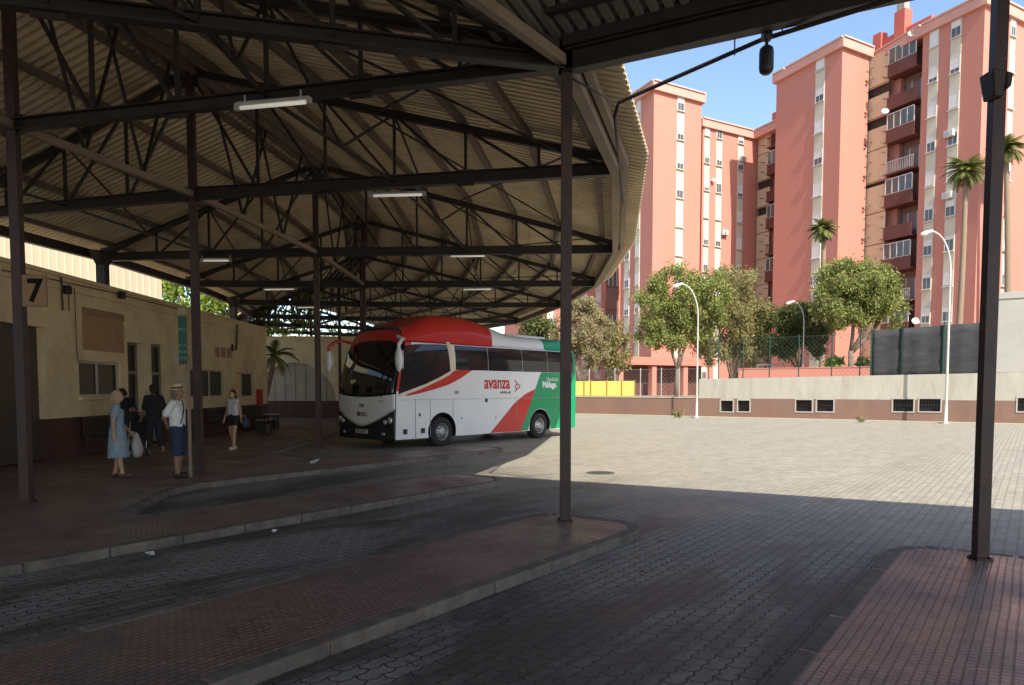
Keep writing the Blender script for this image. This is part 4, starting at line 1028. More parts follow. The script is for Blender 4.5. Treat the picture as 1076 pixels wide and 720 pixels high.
# yellow panels
YEL = mat('yellow_panel_paint', (.66, .56, .13), .6, .05, 1.0, dirt=(.66, .55, .16), dscale=.8, damt=.3)
xs_ = [588, 613, 620, 637, 652.5, 666.5]
labs = ['yellow panel half hidden behind the coach tail', 'narrow yellow panel just right of the coach tail', 'yellow panel, first wide one right of the coach tail', 'yellow panel in the middle of the row on the low wall', 'yellow panel at the right end of the row on the low wall']
for (a, b), lb in zip(zip(xs_, xs_[1:]), labs):
    u0, u1 = RW.u(a, 410), RW.u(b, 410); t = thing('yellow_panel', lb, 'panel', RW.p((u0+u1)/2, -.1, zbr+.07), 0, 'yellow panels on the low brown wall')
    zt_ = RW.hit(640, 400.5)[1]
    m = MB(); m.fb(RW, u0+.03, u1-.03, -.13, -.10, zbr+.12, zt_); m.build('sheet', YEL, t)
    m = MB(); m.fb(RW, u0+.01, u0+.05, -.16, -.085, zbr+.07, zt_+.06); m.fb(RW, u1-.05, u1-.01, -.16, -.085, zbr+.07, zt_+.06); m.fb(RW, u0+.05, u1-.05, -.15, -.09, zbr+.07, zbr+.119); m.build('frame', mat('mustard_frame', (.35, .26, .05), .6, .1, 3), t)
# ------------------------------------------------------------------ street lamps
LAMPP = mat('pale_lamp_paint', (.50, .46, .39), .5, .1, 3)
def lamp(bx, by, zb, top, arm_px, label, rad=.058, Y=None):
    base = G(bx, by, zb) if Y is None else V(P(bx, by, Y).x, Y, zb); Y = base.y
    t = thing('street_lamp', label, 'street lamp', base, 0, 'pale curved-arm street lamps')
    hd = P(arm_px[0], arm_px[1], Y); zt = hd.z
    sx = hd.x-base.x; r = abs(sx)
    pts = [base, base+V(0, 0, .9), base+V(0, 0, zt-zb-r*1.55)]; rr = [rad*1.15, rad, rad*.72]
    for k in range(1, 9):
        a = PI/2*k/8*1.0; pts.append(V(base.x+sx*(1-math.cos(a))*.86, Y, zt-r*1.55+r*1.62*math.sin(a))); rr.append(rad*.68)
    m = MB(); m.tube(pts, rr, 12); m.lathe(base, [(rad*2.2, 0), (rad*2.2, .05), (rad*1.3, .09), (rad*1.25, .9), (rad, .95)], n=12); m.build('lamp_post', LAMPP, t, smooth=True)
    e = pts[-1]; d = V(1 if sx > 0 else -1, 0, -.30).normalized()
    m = MB(); M = Matrix(((d.x, 0, -d.z), (0, 1, 0), (d.z, 0, d.x))); m.ell(e+d*.24, .31, .13, .10, M.to_3x3(), 16, 9); m.tube([e-d*.1, e+d*.05], [.06, .09], 10); m.build('lamp_head', mat('grey_lamp_head', (.66, .64, .60), .4, .08, 4), t, smooth=True)
    m = MB(); m.ell(e+d*.28+V(0, 0, -.055), .20, .095, .075, M.to_3x3(), 14, 8); m.build('lamp_glass', mat('milky_lamp_glass', (.75, .73, .66), .2, .04, 4), t, smooth=True)
    return t
lamp(732, 439.2, .05, 0, (713, 300), 'pale street lamp in front of the wall, nearest the centre post and round green tree')
lamp(843.5, 395, ZG, 0, (831.5, 318), 'pale street lamp behind the wall, shortest in the picture, between the dark trees', .055, Y=50)
lamp(993.5, 445.3, .05, 0, (974.5, 245), 'tallest pale street lamp at right, in front of the dark mesh screen', .066)
# ------------------------------------------------------------------ trees
import random as _r
BARK = mat('grey_brown_bark', (.17, .125, .09), .9, .35, 6, bump=.6, bscale=14)
def leaves(mb, blobs, n, size, rnd, droop=.6, nclump=90):
    wts = [b[3]*b[4]*b[5] for b in blobs]; cl = []
    for _ in range(nclump):
        b = rnd.choices(blobs, wts)[0]
        while True:
            x, y, z = rnd.uniform(-1, 1), rnd.uniform(-1, 1), rnd.uniform(-1, 1); d = x*x+y*y+z*z
            if d < 1: break
        f = (.55+.45*math.sqrt(d))/max(math.sqrt(d), .05) if d > .05 else 1
        f = min(f, 1/max(math.sqrt(d), .01))*rnd.uniform(.82, 1.22); dz = -rnd.random()**2*.55*b[5] if z < .1 else 0
        cl.append((b[0]+x*f*b[3], b[1]+y*f*b[4], b[2]+z*f*b[5]+dz, rnd.uniform(.6, 1.35)))
    g = sum(b[3] for b in blobs)/len(blobs)
    vs_ = []; fs_ = []
    for i in range(n):
        c = rnd.choice(cl); s = .15*g*c[3]
        p = Vector((rnd.gauss(c[0], s), rnd.gauss(c[1], s), rnd.gauss(c[2], s*1.05)))
        d = Vector((rnd.gauss(0, 1), rnd.gauss(0, 1), rnd.gauss(-droop*1.4, .8))).normalized(); w = d.cross(Vector((rnd.gauss(0, 1), rnd.gauss(0, 1), rnd.gauss(0, 1)))).normalized()
        l = size*rnd.uniform(.6, 1.4); ww = l*.22; k = len(vs_)
        vs_ += [p, p+d*l*.5+w*ww, p+d*l, p+d*l*.5-w*ww]; fs_.append((k, k+1, k+2, k+3))
    mb.add(vs_, fs_)
def tree(base, blobs, label, lm, n=7000, size=.34, stems=3, tr=.16, seed=1, group='trees behind the yard wall', fork=.35, cat='tree', name='leafy_tree', nclump=150):
    rnd = _r.Random(seed); base = Vector(base); t = thing(name, label, cat, base, 0, group)
    m = MB(); cz = min(b[2]-b[5]*.5 for b in blobs); H_ = cz-base.z
    f = base+V(0, 0, H_*fork)
    if stems == 1 or fork > .05: m.tube([base-V(0, 0, .1), base+V(0, 0, H_*fork*.5)+V(rnd.uniform(-.1, .1), 0, 0), f+V(0, 0, .15)], [tr*1.25, tr, tr*.9], 9)
    for i in range(max(stems, 1)):
        b = blobs[i % len(blobs)]; tgt = Vector((b[0]+rnd.uniform(-.4, .4)*b[3], b[1]+rnd.uniform(-.4, .4)*b[4], b[2]+b[5]*.1)); mid = f.lerp(tgt, .5)+V(rnd.uniform(-.3, .3), rnd.uniform(-.3, .3), -.1)
        m.tube([f-V(0, 0, .05), f.lerp(mid, .5)+V(rnd.uniform(-.12, .12), 0, 0), mid, tgt], [tr*.75, tr*.6, tr*.45, tr*.15], 7)
        for j in range(3):
            t2 = Vector((b[0]+rnd.uniform(-.8, .8)*b[3], b[1]+rnd.uniform(-.8, .8)*b[4], b[2]+rnd.uniform(-.2, .7)*b[5])); m.tube([mid, mid.lerp(t2, .5)+V(0, 0, rnd.uniform(-.2, .3)), t2], [tr*.35, tr*.22, tr*.08], 5)
    m.build('trunk', BARK, t, smooth=True)
    m = MB(); leaves(m, blobs, n, size, rnd, nclump=nclump, droop=.8); m.build('crown', lm, t, fixn=False)
    return t
def blob(px, py, Y, rx, rz, ry=None):       # radii in picture pixels
    c = P(px, py, Y); k = Y/F; return (c.x, c.y, c.z, rx*k, (ry or rx*.9)*k, rz*k)
LG = leafmat('fresh_green_leaf', (.13, .16, .035), (.34, .35, .105))
LO = leafmat('olive_leaf', (.18, .17, .06), (.37, .32, .13))
LD = leafmat('dark_green_leaf', (.05, .075, .02), (.15, .165, .045))
LP = leafmat('pale_dusty_leaf', (.22, .19, .09), (.40, .34, .17))
def tb(px, Y): q = P(px, 408, Y); return (q.x, Y, ZG)
tree(tb(712, 51), [blob(693, 322, 51, 24, 28), blob(712, 302, 51, 26, 22), blob(738, 308, 51, 24, 26), blob(704, 345, 51, 26, 16), blob(735, 336, 51, 20, 18)], 'round bright green tree behind the near street lamp', LG, 42000, .18, 3, .17, 3, fork=.45)
tree(tb(770, 54), [blob(758, 308, 54, 28, 24), blob(778, 322, 54, 26, 30), blob(798, 346, 54, 20, 28), blob(756, 350, 54, 24, 26), blob(780, 362, 54, 22, 18)], 'olive-toned drooping tree in the middle, right of the bright green one', LO, 42000, .18, 4, .15, 4, fork=.3)
tree(tb(838, 53), [blob(824, 346, 53, 22, 22), blob(848, 338, 53, 22, 22), blob(812, 354, 53, 14, 16), blob(862, 350, 53, 14, 16)], 'dark green tree behind the shortest street lamp', LD, 30000, .17, 3, .14, 5, fork=.4)
tree(tb(893, 48), [blob(893, 292, 48, 26, 20), blob(916, 302, 48, 26, 22), blob(936, 320, 48, 16, 20), blob(874, 314, 48, 22, 24), blob(900, 322, 48, 24, 18)], 'large fresh green tree left of the dark mesh screen', LG, 42000, .175, 3, .2, 6, fork=.55)
tree(tb(611, 58), [blob(609, 340, 58, 20, 32), blob(628, 352, 58, 14, 26), blob(596, 350, 58, 16, 26)], 'pale dusty bare-trunked tree right of the centre post', LP, 22000, .18, 4, .18, 7, fork=.25)
tree(tb(648, 60), [blob(648, 365, 60, 14, 24), blob(637, 372, 60, 12, 18)], 'small thin pale tree above the yellow panels', LO, 6500, .20, 2, .1, 8, fork=.3)
tree(tb(577, 64), [blob(572, 352, 64, 16, 18), blob(560, 350, 64, 14, 18)], 'dark tree showing above the coach roof', LD, 4000, .34, 2, .15, 9, fork=.3)
q = P(880, 384, 50)
def shrub(px, py, Y, rx, rz, label, lm, n, seed, cat='shrub'):
    b = blob(px, py, Y, rx, rz); c = (b[0], b[1], ZG)
    return tree(c, [b], label, lm, n, .26, 4, .04, seed, None, .02, cat, 'leafy_shrub', 30)
LB = leafmat('bright_shrub_leaf', (.14, .22, .02), (.30, .36, .05))
shrub(880, 383, 49.5, 11, 8, 'bright yellow-green shrub behind the wall under the large right tree', LB, 1600, 11)
shrub(907, 384, 46.5, 6, 10, 'small dark green shrub beside the dark mesh screen', LD, 900, 12)
# greenery over the station wall and beyond its end
tree((-16.5, 41.5, 0), [(-17.4, 42, 8.2, 3.4, 2.6, 2.3), (-14.6, 43, 7.4, 2.6, 2.4, 2.0), (-19.5, 42, 7.4, 2.2, 2.2, 2.0)], 'sunlit green tree showing above the station wall behind the second post', LB, 9000, .34, 3, .2, 13, None)
tree((-13.0, 54.5, 0), [(-13, 55, 5.0, 3.0, 2.2, 1.5), (-19, 55, 5.0, 2.6, 2.4, 1.5)], 'leafy tree behind the arched end wall', LD, 2600, .34, 3, .2, 14, None)
# ------------------------------------------------------------------ palms
PTR = mat('palm_bark', (.26, .19, .125), .9, .3, 5, bump=.6, bscale=10, stretch=(1, 1, 4))
PL = leafmat('palm_leaf', (.10, .13, .03), (.27, .27, .08)); PDRY = leafmat('dry_palm_leaf', (.22, .16, .08), (.32, .24, .13))
def frond(mb, c, a, el, L_, rnd, leaf=.55, n=15, droop=.9):
    d = V(math.cos(a), math.sin(a), 0); pts = []
    p = Vector(c); e = el
    for k in range(n): pts.append(p.copy()); p = p+(d*math.cos(e)+V(0, 0, math.sin(e)))*(L_/n); e -= droop/n*1.6
    mb.tube(pts, [.03*(1-k/n)+.006 for k in range(n)], 4, cap=False)
    s = V(-d.y, d.x, 0); vs_ = []; fs_ = []
    for k in range(1, n):
        q = pts[k]; tg = (pts[k]-pts[k-1]).normalized(); l = leaf*math.sin(PI*(.15+.85*k/n))*rnd.uniform(.8, 1.1)
        for sg in (-1, 1):
            for h in (0, .5):
                o = q-tg*(L_/n*h); tip = o+(s*sg*.75+tg*.65+V(0, 0, -.25)).normalized()*l; w = tg*.035; i = len(vs_); vs_ += [o-w, o+w, tip]; fs_.append((i, i+1, i+2))
    mb.add(vs_, fs_)
def palm(base, top, label, L_=1.5, nf=34, tr=.17, seed=1, leaf=.5, skirt=True):
    rnd = _r.Random(seed); base = Vector(base); top = Vector(top); t = thing('palm_tree', label, 'palm tree', base, 0, 'palm trees')
    m = MB(); n = 26; pts = []; rr = []
    for k in range(n+1):
        f = k/n; q = base.lerp(top, f); q.x += .12*math.sin(f*3); pts.append(q); rr.append(tr*(1.25-.45*f)*(1+.07*(k % 2)))
    m.tube(pts, rr, 10); m.build('trunk', PTR, t, smooth=True)
    m = MB()
    for k in range(nf): frond(m, top+V(0, 0, -.1), rnd.uniform(0, 2*PI), rnd.uniform(-.5, 1.35), L_*rnd.uniform(.75, 1.1), rnd, leaf)
    m.build('crown', PL, t, fixn=False)
    if skirt:
        m = MB()
        for k in range(16): frond(m, top+V(0, 0, -.2), rnd.uniform(0, 2*PI), rnd.uniform(-1.35, -.8), L_*rnd.uniform(.5, .8), rnd, leaf*.8, 9, .3)
        m.build('dry_skirt', PDRY, t, fixn=False)
    return t
palm(tb(862, 58), P(865, 240, 58), 'shorter palm tree in front of the middle tower', 1.45, 54, .20, 21, .5)
palm(tb(1003, 52), P(1015, 178, 52), 'tall palm tree in front of the right tower, left of the dark post', 1.8, 62, .19, 22, .58)
palm(tb(1058, 56), P(1057, 156, 56), 'tall palm tree partly hidden behind the dark right post', 1.75, 56, .22, 23, .6)
pb = G(281, 441, .15)
palm((pb.x, 36.5, .1), P(288, 372, 36.5), 'dark palm in the shade at the end of the platform, before the arched wall', 1.6, 15, .14, 24, .4, False)
# ------------------------------------------------------------------ apartment towers
CORN = mat('salmon_cornice', (.62, .31, .24), .8, .07, .6)
RAIL = mat('roof_rail', (.58, .40, .31), .6, .1, 2)
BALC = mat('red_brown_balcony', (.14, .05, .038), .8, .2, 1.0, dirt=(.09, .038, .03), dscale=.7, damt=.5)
SHADEW = mat('balcony_back_wall', (.20, .12, .09), .85, .12, .8)  # colour darkened for the shade inside the balcony recesses
TAN = mat('tan_cladding', (.60, .485, .32), .85, .10, .6, dirt=(.44, .33, .20), dscale=.3, damt=.5)
BLIND = mat('white_roller_blind', (.70, .67, .60), .6, .08, 2)
WFRAME = mat('white_window_frame', (.58, .55, .50), .5, .05, 3)
FAR_GLASS = glassmat('far_window_glass', (.10, .11, .11), .15, .5)
TALB = (.4, -.916); 
TL = Vector((-.4, .916)).normalized(); TR = Vector((.87, .49)).normalized()
def corner(px, Y): q = P(px, 408, Y); return Vector((q.x, q.y))
def walk(o, d, px):             # from o along d until the picture column px
    k = (px-CX)/F/math.cos(TH); w = (k*o.y-o.x)/(d.x-k*d.y); return o+d*w
rb = _r.Random(5)
def win(fr, u0, u1, z0, z1, root, proud=.06, blind_or_reflection=True):
    m = MB(); w = .06
    m.fb(fr, u0, u0+w, -.02, proud+.03, z0, z1); m.fb(fr, u1-w, u1, -.02, proud+.03, z0, z1); m.fb(fr, u0+w, u1-w, -.02, proud+.03, z1-w, z1); m.fb(fr, u0+w, u1-w, -.02, proud+.03, z0, z0+w)
    c = (u0+u1)/2; m.fb(fr, c-w*.3, c+w*.3, -.02, proud+.012, z0+w, z1-w); m.fb(fr, u0-.05, u1+.05, proud, proud+.16, z0-.07, z0-.002)
    o = m.build('window', WFRAME, root)
    m = MB(); m.fb(fr, u0+w, u1-w, 0.004, proud+.008, z0+w, z1-w); m.build('pane', FAR_GLASS, o)
    if blind_or_reflection:
        f = rb.choice((.25, .4, .55, .75, .95, .95, 1.0)); m = MB(); m.fb(fr, u0+w+.005, u1-w-.005, .01, proud+.02, z0+w+(z1-z0-2*w)*(1-f), z1-w-.002); m.build('blind_or_reflection', BLIND, o)
    return o
def strip(fr, ua, ub, floors, z0, z1, root, wm=None):
    m = MB(); m.fb(fr, ua, ub, -.02, .05, z0, z1); m.build('facade_band', CREAMB, root)
    for zc in floors: win(fr, ua+.03, ub-.03, zc-.68, zc+.68, root)
def poly_body(root, pts, z1, m_, name='wall', z0=0):
    m = MB(); m.prism([(p.x, p.y) for p in pts], z0, z1); return m.build(name, m_, root, tri=True)
def offset_poly(pts, d):
    n = len(pts); out = []
    for i in range(n):
        a, b, c = pts[i-1], pts[i], pts[(i+1) % n]; e1 = (b-a).normalized(); e2 = (c-b).normalized(); n1 = Vector((e1.y, -e1.x)); n2 = Vector((e2.y, -e2.x))
        k = n1+n2; k = k/(k.dot(n1)) if abs(k.dot(n1)) > .2 else n1; out.append(b+k*d)
    return out
def cornice(root, pts, z1, over=.32, h=.75, m_=None):
    a = offset_poly(pts, over); m = MB(); m.prism([(p.x, p.y) for p in a], z1-.30, z1+h-.25); m.build('parapet', m_ or CORN, root, tri=True)
    m = MB()
    for i in range(len(a)):
        p, q = a[i], a[(i+1) % len(a)]; d = (q-p).normalized()*.1
        m.beam((p.x+d.x, p.y+d.y, z1+h-.17+.02*(i % 2)), (q.x-d.x, q.y-d.y, z1+h-.17+.02*(i % 2)), .22, .13)
    m.build('roof_coping', RAIL, root)
# --- tower B (middle)
cB = corner(876.5, 66); B_l = walk(cB, TL, 819.5); B_r = walk(cB, TR, 903)
FL = Fr(B_l, cB); FRr = Fr(cB, B_r)
zBt = P(880, 47, 66).z
tB = thing('apartment_tower', 'narrow salmon tower in the middle with one cream window column, right of the shaded balconies', 'apartment tower', (cB.x, cB.y, 0), 0, 'salmon apartment towers')
far_ = TR*0+TL*7.5
ptsB = [B_l, cB, B_r, B_r+TL*8.2, B_l+TL*1.4]
poly_body(tB, ptsB, zBt, PINK); cornice(tB, ptsB, zBt)
flB = [P(857, 70, 69).z-2.93*k for k in range(11)]
strip(FL, FL.u(853.5), FL.u(863), flB, 3, zBt-.3, tB)
m = MB()
for k in range(10): m.fb(FRr, FRr.L-.5, FRr.L-.25, .0, .06, zBt-2.6-2.93*k, zBt-2.45-2.93*k); m.fb(FRr, FRr.L-.5, FRr.L-.25, .0, .06, zBt-2.95-2.93*k, zBt-2.8-2.93*k)
m.build('vents', BALC, tB)
# --- tower C (right) with the balcony column and the tan cladding
cC = corner(1021, 58); C_p = walk(cC, TL, 957.5); C_b = walk(cC, TL, 928); C_l = walk(cC, TL, 894)
C_r = cC+TR*17
zCt = P(1028, 2, 58).z
CL = Fr(C_l, cC); CRr = Fr(cC, C_r)
tC = thing('apartment_tower', 'largest salmon tower at right with stacked balconies, tan cladding and cream window columns', 'apartment tower', (cC.x, cC.y, 0), 0, 'salmon apartment towers')
nI = Vector((.916, .4)).normalized()          # inward from the left-hand facades
ptsC = [C_l+nI*1.0, C_b+nI*1.0, C_b+nI*1.5, C_p+nI*1.5, C_p, cC, C_r, C_r+TL*15, C_l+nI*9]
poly_body(tC, ptsC, zCt, PINK)
cornice(tC, [C_p-TL*-.0, cC, C_r, C_r+TL*15, C_l+nI*9, C_l+nI*.9], zCt, .30)
flC = [P(978, 36, 61).z-2.93*k for k in range(11)]
strip(CL, CL.u(970.5), CL.u(980.5), flC, 3, zCt-.3, tC); strip(CL, CL.u(992.5), CL.u(1003.5), flC, 3, zCt-.3, tC)
strip(CRr, CRr.u(1053), CRr.u(1058.5), flC, 3, zCt-.3, tC); strip(CRr, CRr.u(1090), CRr.u(1098), flC, 3, zCt-.3, tC)
def balconies(fr, ua, ub, back, zs, root, seed):
    """balcony stack: slab, parapet, white glazing or an open rail, one part each per storey"""
    rr = _r.Random(seed)
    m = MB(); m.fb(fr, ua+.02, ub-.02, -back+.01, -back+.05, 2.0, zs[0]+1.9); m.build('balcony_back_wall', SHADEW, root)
    for i, z in enumerate(zs):
        f = z-1.35; kind = (i*7+seed) % 4
        m = MB(); m.fb(fr, ua+.01, ub-.01, -back+.06, .06, f-.16, f)
        if kind in (0, 1, 3): m.fb(fr, ua+.02, ub-.02, -.06, .05, f, f+1.0)
        bo = m.build('balcony', BALC, root)
        if kind == 2:
            m = MB(); n = int((ub-ua)/.16)
            for k in range(n): a = ua+.06+(ub-ua-.12)*k/max(n-1, 1); m.fb(fr, a-.015, a+.015, -.02, .01, f, f+1.0)
            m.fb(fr, ua+.03, ub-.03, -.03, .02, f+1.0, f+1.05); m.build('railing', WFRAME if i % 2 else BALC, bo)
        if kind in (1, 3):
            m = MB(); n = 4; z0 = f+1.0; z1 = f+2.35
            for k in range(n+1): a = ua+.08+(ub-ua-.16)*k/n; m.fb(fr, a-.035, a+.035, -.05, .02, z0, z1)
            m.fb(fr, ua+.115, ub-.115, -.05, .02, z1, z1+.07); m.fb(fr, ua+.04, ub-.04, -.05, .02, z0+.002, z0+.05)
            m.build('glazing_frame', WFRAME, bo); m = MB(); m.fb(fr, ua+.1, ub-.1, -.025, -.015, z0+.05, z1); m.build('pane', FAR_GLASS, bo)
        else:
            m = MB(); a = ua+(ub-ua)*.18; b = ua+(ub-ua)*.82; m.fb(fr, a, b, -back+.055, -back+.09, f+.05, f+2.15); m.build('balcony_door', FAR_GLASS, bo)
            m = MB()
            for s in (a, (a+b)/2, b): m.fb(fr, s-.04, s+.04, -back+.06, -back+.13, f+.02, f+2.2)
            m.build('door_frame', WFRAME, bo)
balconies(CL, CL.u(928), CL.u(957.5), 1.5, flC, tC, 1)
def cladding(fr, ua, ub, v, zs, root, seed, mm):
    """tan infill panels with dark open slots and made-up rods added to throw slanting shadows"""
    rr = _r.Random(seed)
    m = MB(); ms = MB(); mbk = MB()
    top = zs[0]+1.6
    for i, z in enumerate(zs):
        slot = i in (1, 2, 4) if seed == 1 else i in (0, 2, 3)
        zt_ = z+1.25; zb_ = z-1.62
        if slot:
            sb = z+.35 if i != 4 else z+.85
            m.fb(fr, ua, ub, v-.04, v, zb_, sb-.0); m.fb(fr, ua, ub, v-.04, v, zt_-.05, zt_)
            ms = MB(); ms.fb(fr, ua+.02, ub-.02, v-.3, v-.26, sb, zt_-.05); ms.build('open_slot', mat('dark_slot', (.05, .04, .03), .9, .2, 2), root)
        else: m.fb(fr, ua, ub, v-.04, v, zb_, zt_)
        m.fb(fr, ua, ub, v, v+.07, zb_+.02, zb_+.10)
        for k in range(5):
            zz = zb_+.30+k*.52
            if slot and zz > z+.2: continue
            a = ua+(ub-ua)*(.92-.40*(k % 2)); b_ = MB(); b_.fb(fr, a-.035, a+.035, v, v+.55, zz-.035, zz+.035); b_.build('shadow_rod', TIE, root)  # invented rods, added only for their slanting shadow streaks
    m.build('cladding', mm, root)
cladding(CL, CL.u(894.5), CL.u(927.5), -.25, flC, tC, 1, TAN)
# red stair head and chimneys on the roof of C
m = MB(); a = CL.p(1.0, -3.6, 0).xy; 
def roofbox(fr, u0, u1, v0, v1, z0, z1, root, name='roof_house', mm=None): m = MB(); m.fb(fr, u0, u1, v0, v1, z0, z1); return m.build(name, mm or RPLINTH, root)
roofbox(CL, -.8, 5.2, -7.5, -2.6, zCt+.4, zCt+2.6, tC)
roofbox(CL, 1.6, 2.7, -3.4, -2.4, zCt+.45, zCt+4.4, tC, 'chimney'); roofbox(CL, -.6, .3, -3.2, -2.3, zCt+.45, zCt+3.3, tC, 'chimney'); roofbox(CL, 1.75, 2.55, -3.2, -2.5, zCt+4.4, zCt+5.1, tC, 'chimney_cap', CONC)
# --- block A: tower, wing and the shaded return with balconies
cA = corner(684, 72); A_r = walk(cA, TR, 732.5); W_l = A_r+TL*1.9; W_l = walk(W_l, TR, 734); W_r = walk(W_l, TR, 787)
A_l = walk(cA, TL, 652); 
zAt = P(687, 92, 72).z; zWt = P(788, 140, 80.5).z
tA = thing('apartment_tower', 'salmon tower at left of the street side with a lower wing of three window columns', 'apartment tower', (cA.x, cA.y, 0), 0, 'salmon apartment towers')
ptsA = [A_l, cA, A_r, A_r+TL*9, A_l+TR*.5+TL*1.0]
poly_body(tA, ptsA, zAt, PINK); cornice(tA, ptsA, zAt)
FA = Fr(cA, A_r); FAl = Fr(A_l, cA); FW = Fr(W_l, W_r)
flA = [P(714, 111, 74).z-2.93*k for k in range(11)]
strip(FA, FA.u(709.5), FA.u(717), flA, 3, zAt-.3, tA)
strip(FAl, FAl.u(656.5), FAl.u(662), flA, 3, zAt-.3, tA); strip(FAl, FAl.u(668), FAl.u(672.5), flA, 3, zAt-.3, tA)
ret_end = walk(W_r, -TL, 819)
RT = Fr(W_r, ret_end)
inn = nI
ptsW = [W_l, W_r, W_r+inn*.0-TL*0, W_r+TR*1.0, RT.p(RT.u(804.5), -1.0, 0).xy, RT.p(RT.u(804.5), -1.5, 0).xy, RT.p(RT.L, -1.5, 0).xy, RT.p(RT.L, -8, 0).xy, W_r+TR*8+TL*5, W_l+TL*7]
ptsW = [W_l, W_r, W_r+TR*1.0]+ptsW[4:]
poly_body(tA, ptsW, zWt, PINK, 'wing_wall'); cornice(tA, [W_l, W_r, RT.p(RT.L, 0, 0).xy, RT.p(RT.L, -8, 0).xy, W_r+TR*8+TL*5, W_l+TL*7], zWt, .28)
flW = [P(748, 136, 78).z-2.93*k for k in range(10)]
for a, b in ((738.5, 744), (751, 757), (773.5, 779.5)): strip(FW, FW.u(a), FW.u(b), flW, 3, zWt-.3, tA)
cladding(RT, .1, RT.u(804.5), -.5, flW, tA, 2, TAN)
balconies(RT, RT.u(804.5)+.02, RT.L-.02, 1.5, flW, tA, 2)
roofbox(RT, RT.L-3.5, RT.L+2, -6, -1.4, zWt+.4, zWt+2.4, tA); roofbox(RT, RT.L-2.2, RT.L-1.2, -2.2, -1.2, zWt+.45, zWt+4.2, tA, 'chimney'); roofbox(RT, 1.2, 2.2, -2.4, -1.6, zWt+.45, zWt+1.9, tA, 'chimney', CONC)
m = MB(); q = cA.lerp(A_r, .2); 
# ground-floor portico in front of A
po = Fr(cA-TR*5.5+Vector((.49, -.87))*2.6, A_r+Vector((.49, -.87))*2.6)
zp = P(700, 376, 70).z
m = MB(); m.fb(po, 0, po.L, -2.5, .0, zp-.75, zp); m.build('portico_slab', PINKD, tA)
for px in (654, 689, 722): u = po.u(px, 400); m = MB(); m.fb(po, u-.28, u+.28, -.75, -.2, ZG-.1, zp-.752); m.build('portico_column', PINK, tA)
m = MB(); m.fb(po, .3, po.L-.3, -2.0, -1.8, ZG-.1, zp-.755); m.build('portico_back', mat('dark_portico_recess', (.12, .05, .04), .6, .3, 1.5), tA)  # dark panel paints in the shade behind the columns
# --- far tower D, further left behind the canopy edge
cD = corner(640, 88); D_l = walk(cD, TL, 600); 
D0 = corner(557, 86); D1 = walk(D0, TR, 654)
tD = thing('apartment_tower', 'salmon tower farthest left, seen between the canopy edge and the coach roof', 'apartment tower', (D0.x, D0.y, 0), 0, 'salmon apartment towers')
FD = Fr(D0, D1); ptsD = [D0, D1, D1+TL*8, D0+TL*8]
poly_body(tD, ptsD, 34, PINK); cornice(tD, ptsD, 34)
flD = [31-2.93*k for k in range(11)]
for p_ in (575, 611, 626): strip(FD, FD.u(p_), FD.u(p_)+.9, flD, 3, 33.5, tD)
balconies(FD, FD.u(637), FD.u(650), -.05, flD, tD, 9)
# shaded balcony return between D and A
e0 = walk(cA+TL*9.5, -TL, 641); BD = Fr(cA+TL*13, cA+TL*7.8)
# salmon block along the right side of the yard, outside the picture; the coach windows mirror it
RB = Fr((46, 44), (54, -6)); tR = thing('apartment_block', 'long salmon apartment block along the right side of the yard, mirrored in the coach windows', 'apartment block', (50, 20, 0))
ptsR = [RB.p(0, 0, 0).xy, RB.p(RB.L, 0, 0).xy, RB.p(RB.L, -12, 0).xy, RB.p(0, -12, 0).xy]
poly_body(tR, ptsR, 22, PINKD); cornice(tR, ptsR, 22)
for i in range(5): balconies(RB, 2+i*10, 6+i*10, -.05, [19.5-2.93*k for k in range(6)], tR, 3+i)
for i in range(4): strip(RB, 8.2+i*10, 9.6+i*10, [19.5-2.93*k for k in range(6)], 3, 21.5, tR)
# satellite dishes and air conditioners
def dish(px, py, fr, r, label):
    u, z = fr.hit(px, py); c = fr.p(u, .25, z); t = thing('satellite_dish', label, 'satellite dish', c, 0, 'satellite dishes on the towers')
    ax = Vector((-.25, -.85, .45)).normalized(); m = MB(); m.lathe(c, [(.0, 0), (r*.4, r*.05), (r*.75, r*.16), (r, r*.30), (r*1.0, r*.33), (r*.74, r*.20), (.0, .03)], ax, 20); m.build('reflector', WFRAME, t, smooth=True)
    m = MB(); m.tube([fr.p(u, -.8, z-.1), c], .03, 6); m.tube([c-Vector((0, 0, r*.8)), c+ax*r*1.1], .015, 5); m.ell(c+ax*r*1.1, .06, .06, .06, n=8, m=5); m.build('dish_arm', ALU, t)
dish(960, 37, CL, .33, 'white satellite dish near the top of the right tower balconies')
dish(932, 118, CL, .32, 'white satellite dish beside the tan cladding, middle height of the right tower')
dish(964, 338, CL, .33, 'white satellite dish low on the right tower, above the mesh screen')
dish(860, 286, FL, .22, 'small white satellite dish low on the middle tower beside the palm')
dish(748, 190, FW, .24, 'small white satellite dish on the wing of the left tower')
def aircon(px, py, fr, label):
    u, z = fr.hit(px, py); c = fr.p(u, .3, z); t = thing('air_conditioner', label, 'air conditioner', c, 0, 'air conditioners on the towers')
    m = MB(); m.fb(fr, u-.4, u+.4, .10, .42, z-.27, z+.27); m.build('casing', WFRAME, t, bevel=.02)
    m = MB(); m.lathe(fr.p(u-.1, .43, z), [(.0, 0), (.2, 0), (.21, .02), (.0, .02)], fr.n.to_3d(), 16); m.build('fan_grille', ALU, t)
    m = MB(); m.fb(fr, u-.3, u-.26, .0, .40, z-.33, z-.275); m.fb(fr, u+.26, u+.3, .0, .40, z-.33, z-.275); m.build('bracket', ALU, t)
aircon(999.5, 141, CL, 'white air conditioner under a window high on the right tower')
aircon(997.5, 206, CL, 'white air conditioner on the right tower beside the tall palm crown')
aircon(779, 168, FW, 'white air conditioner on the right window column of the left wing')
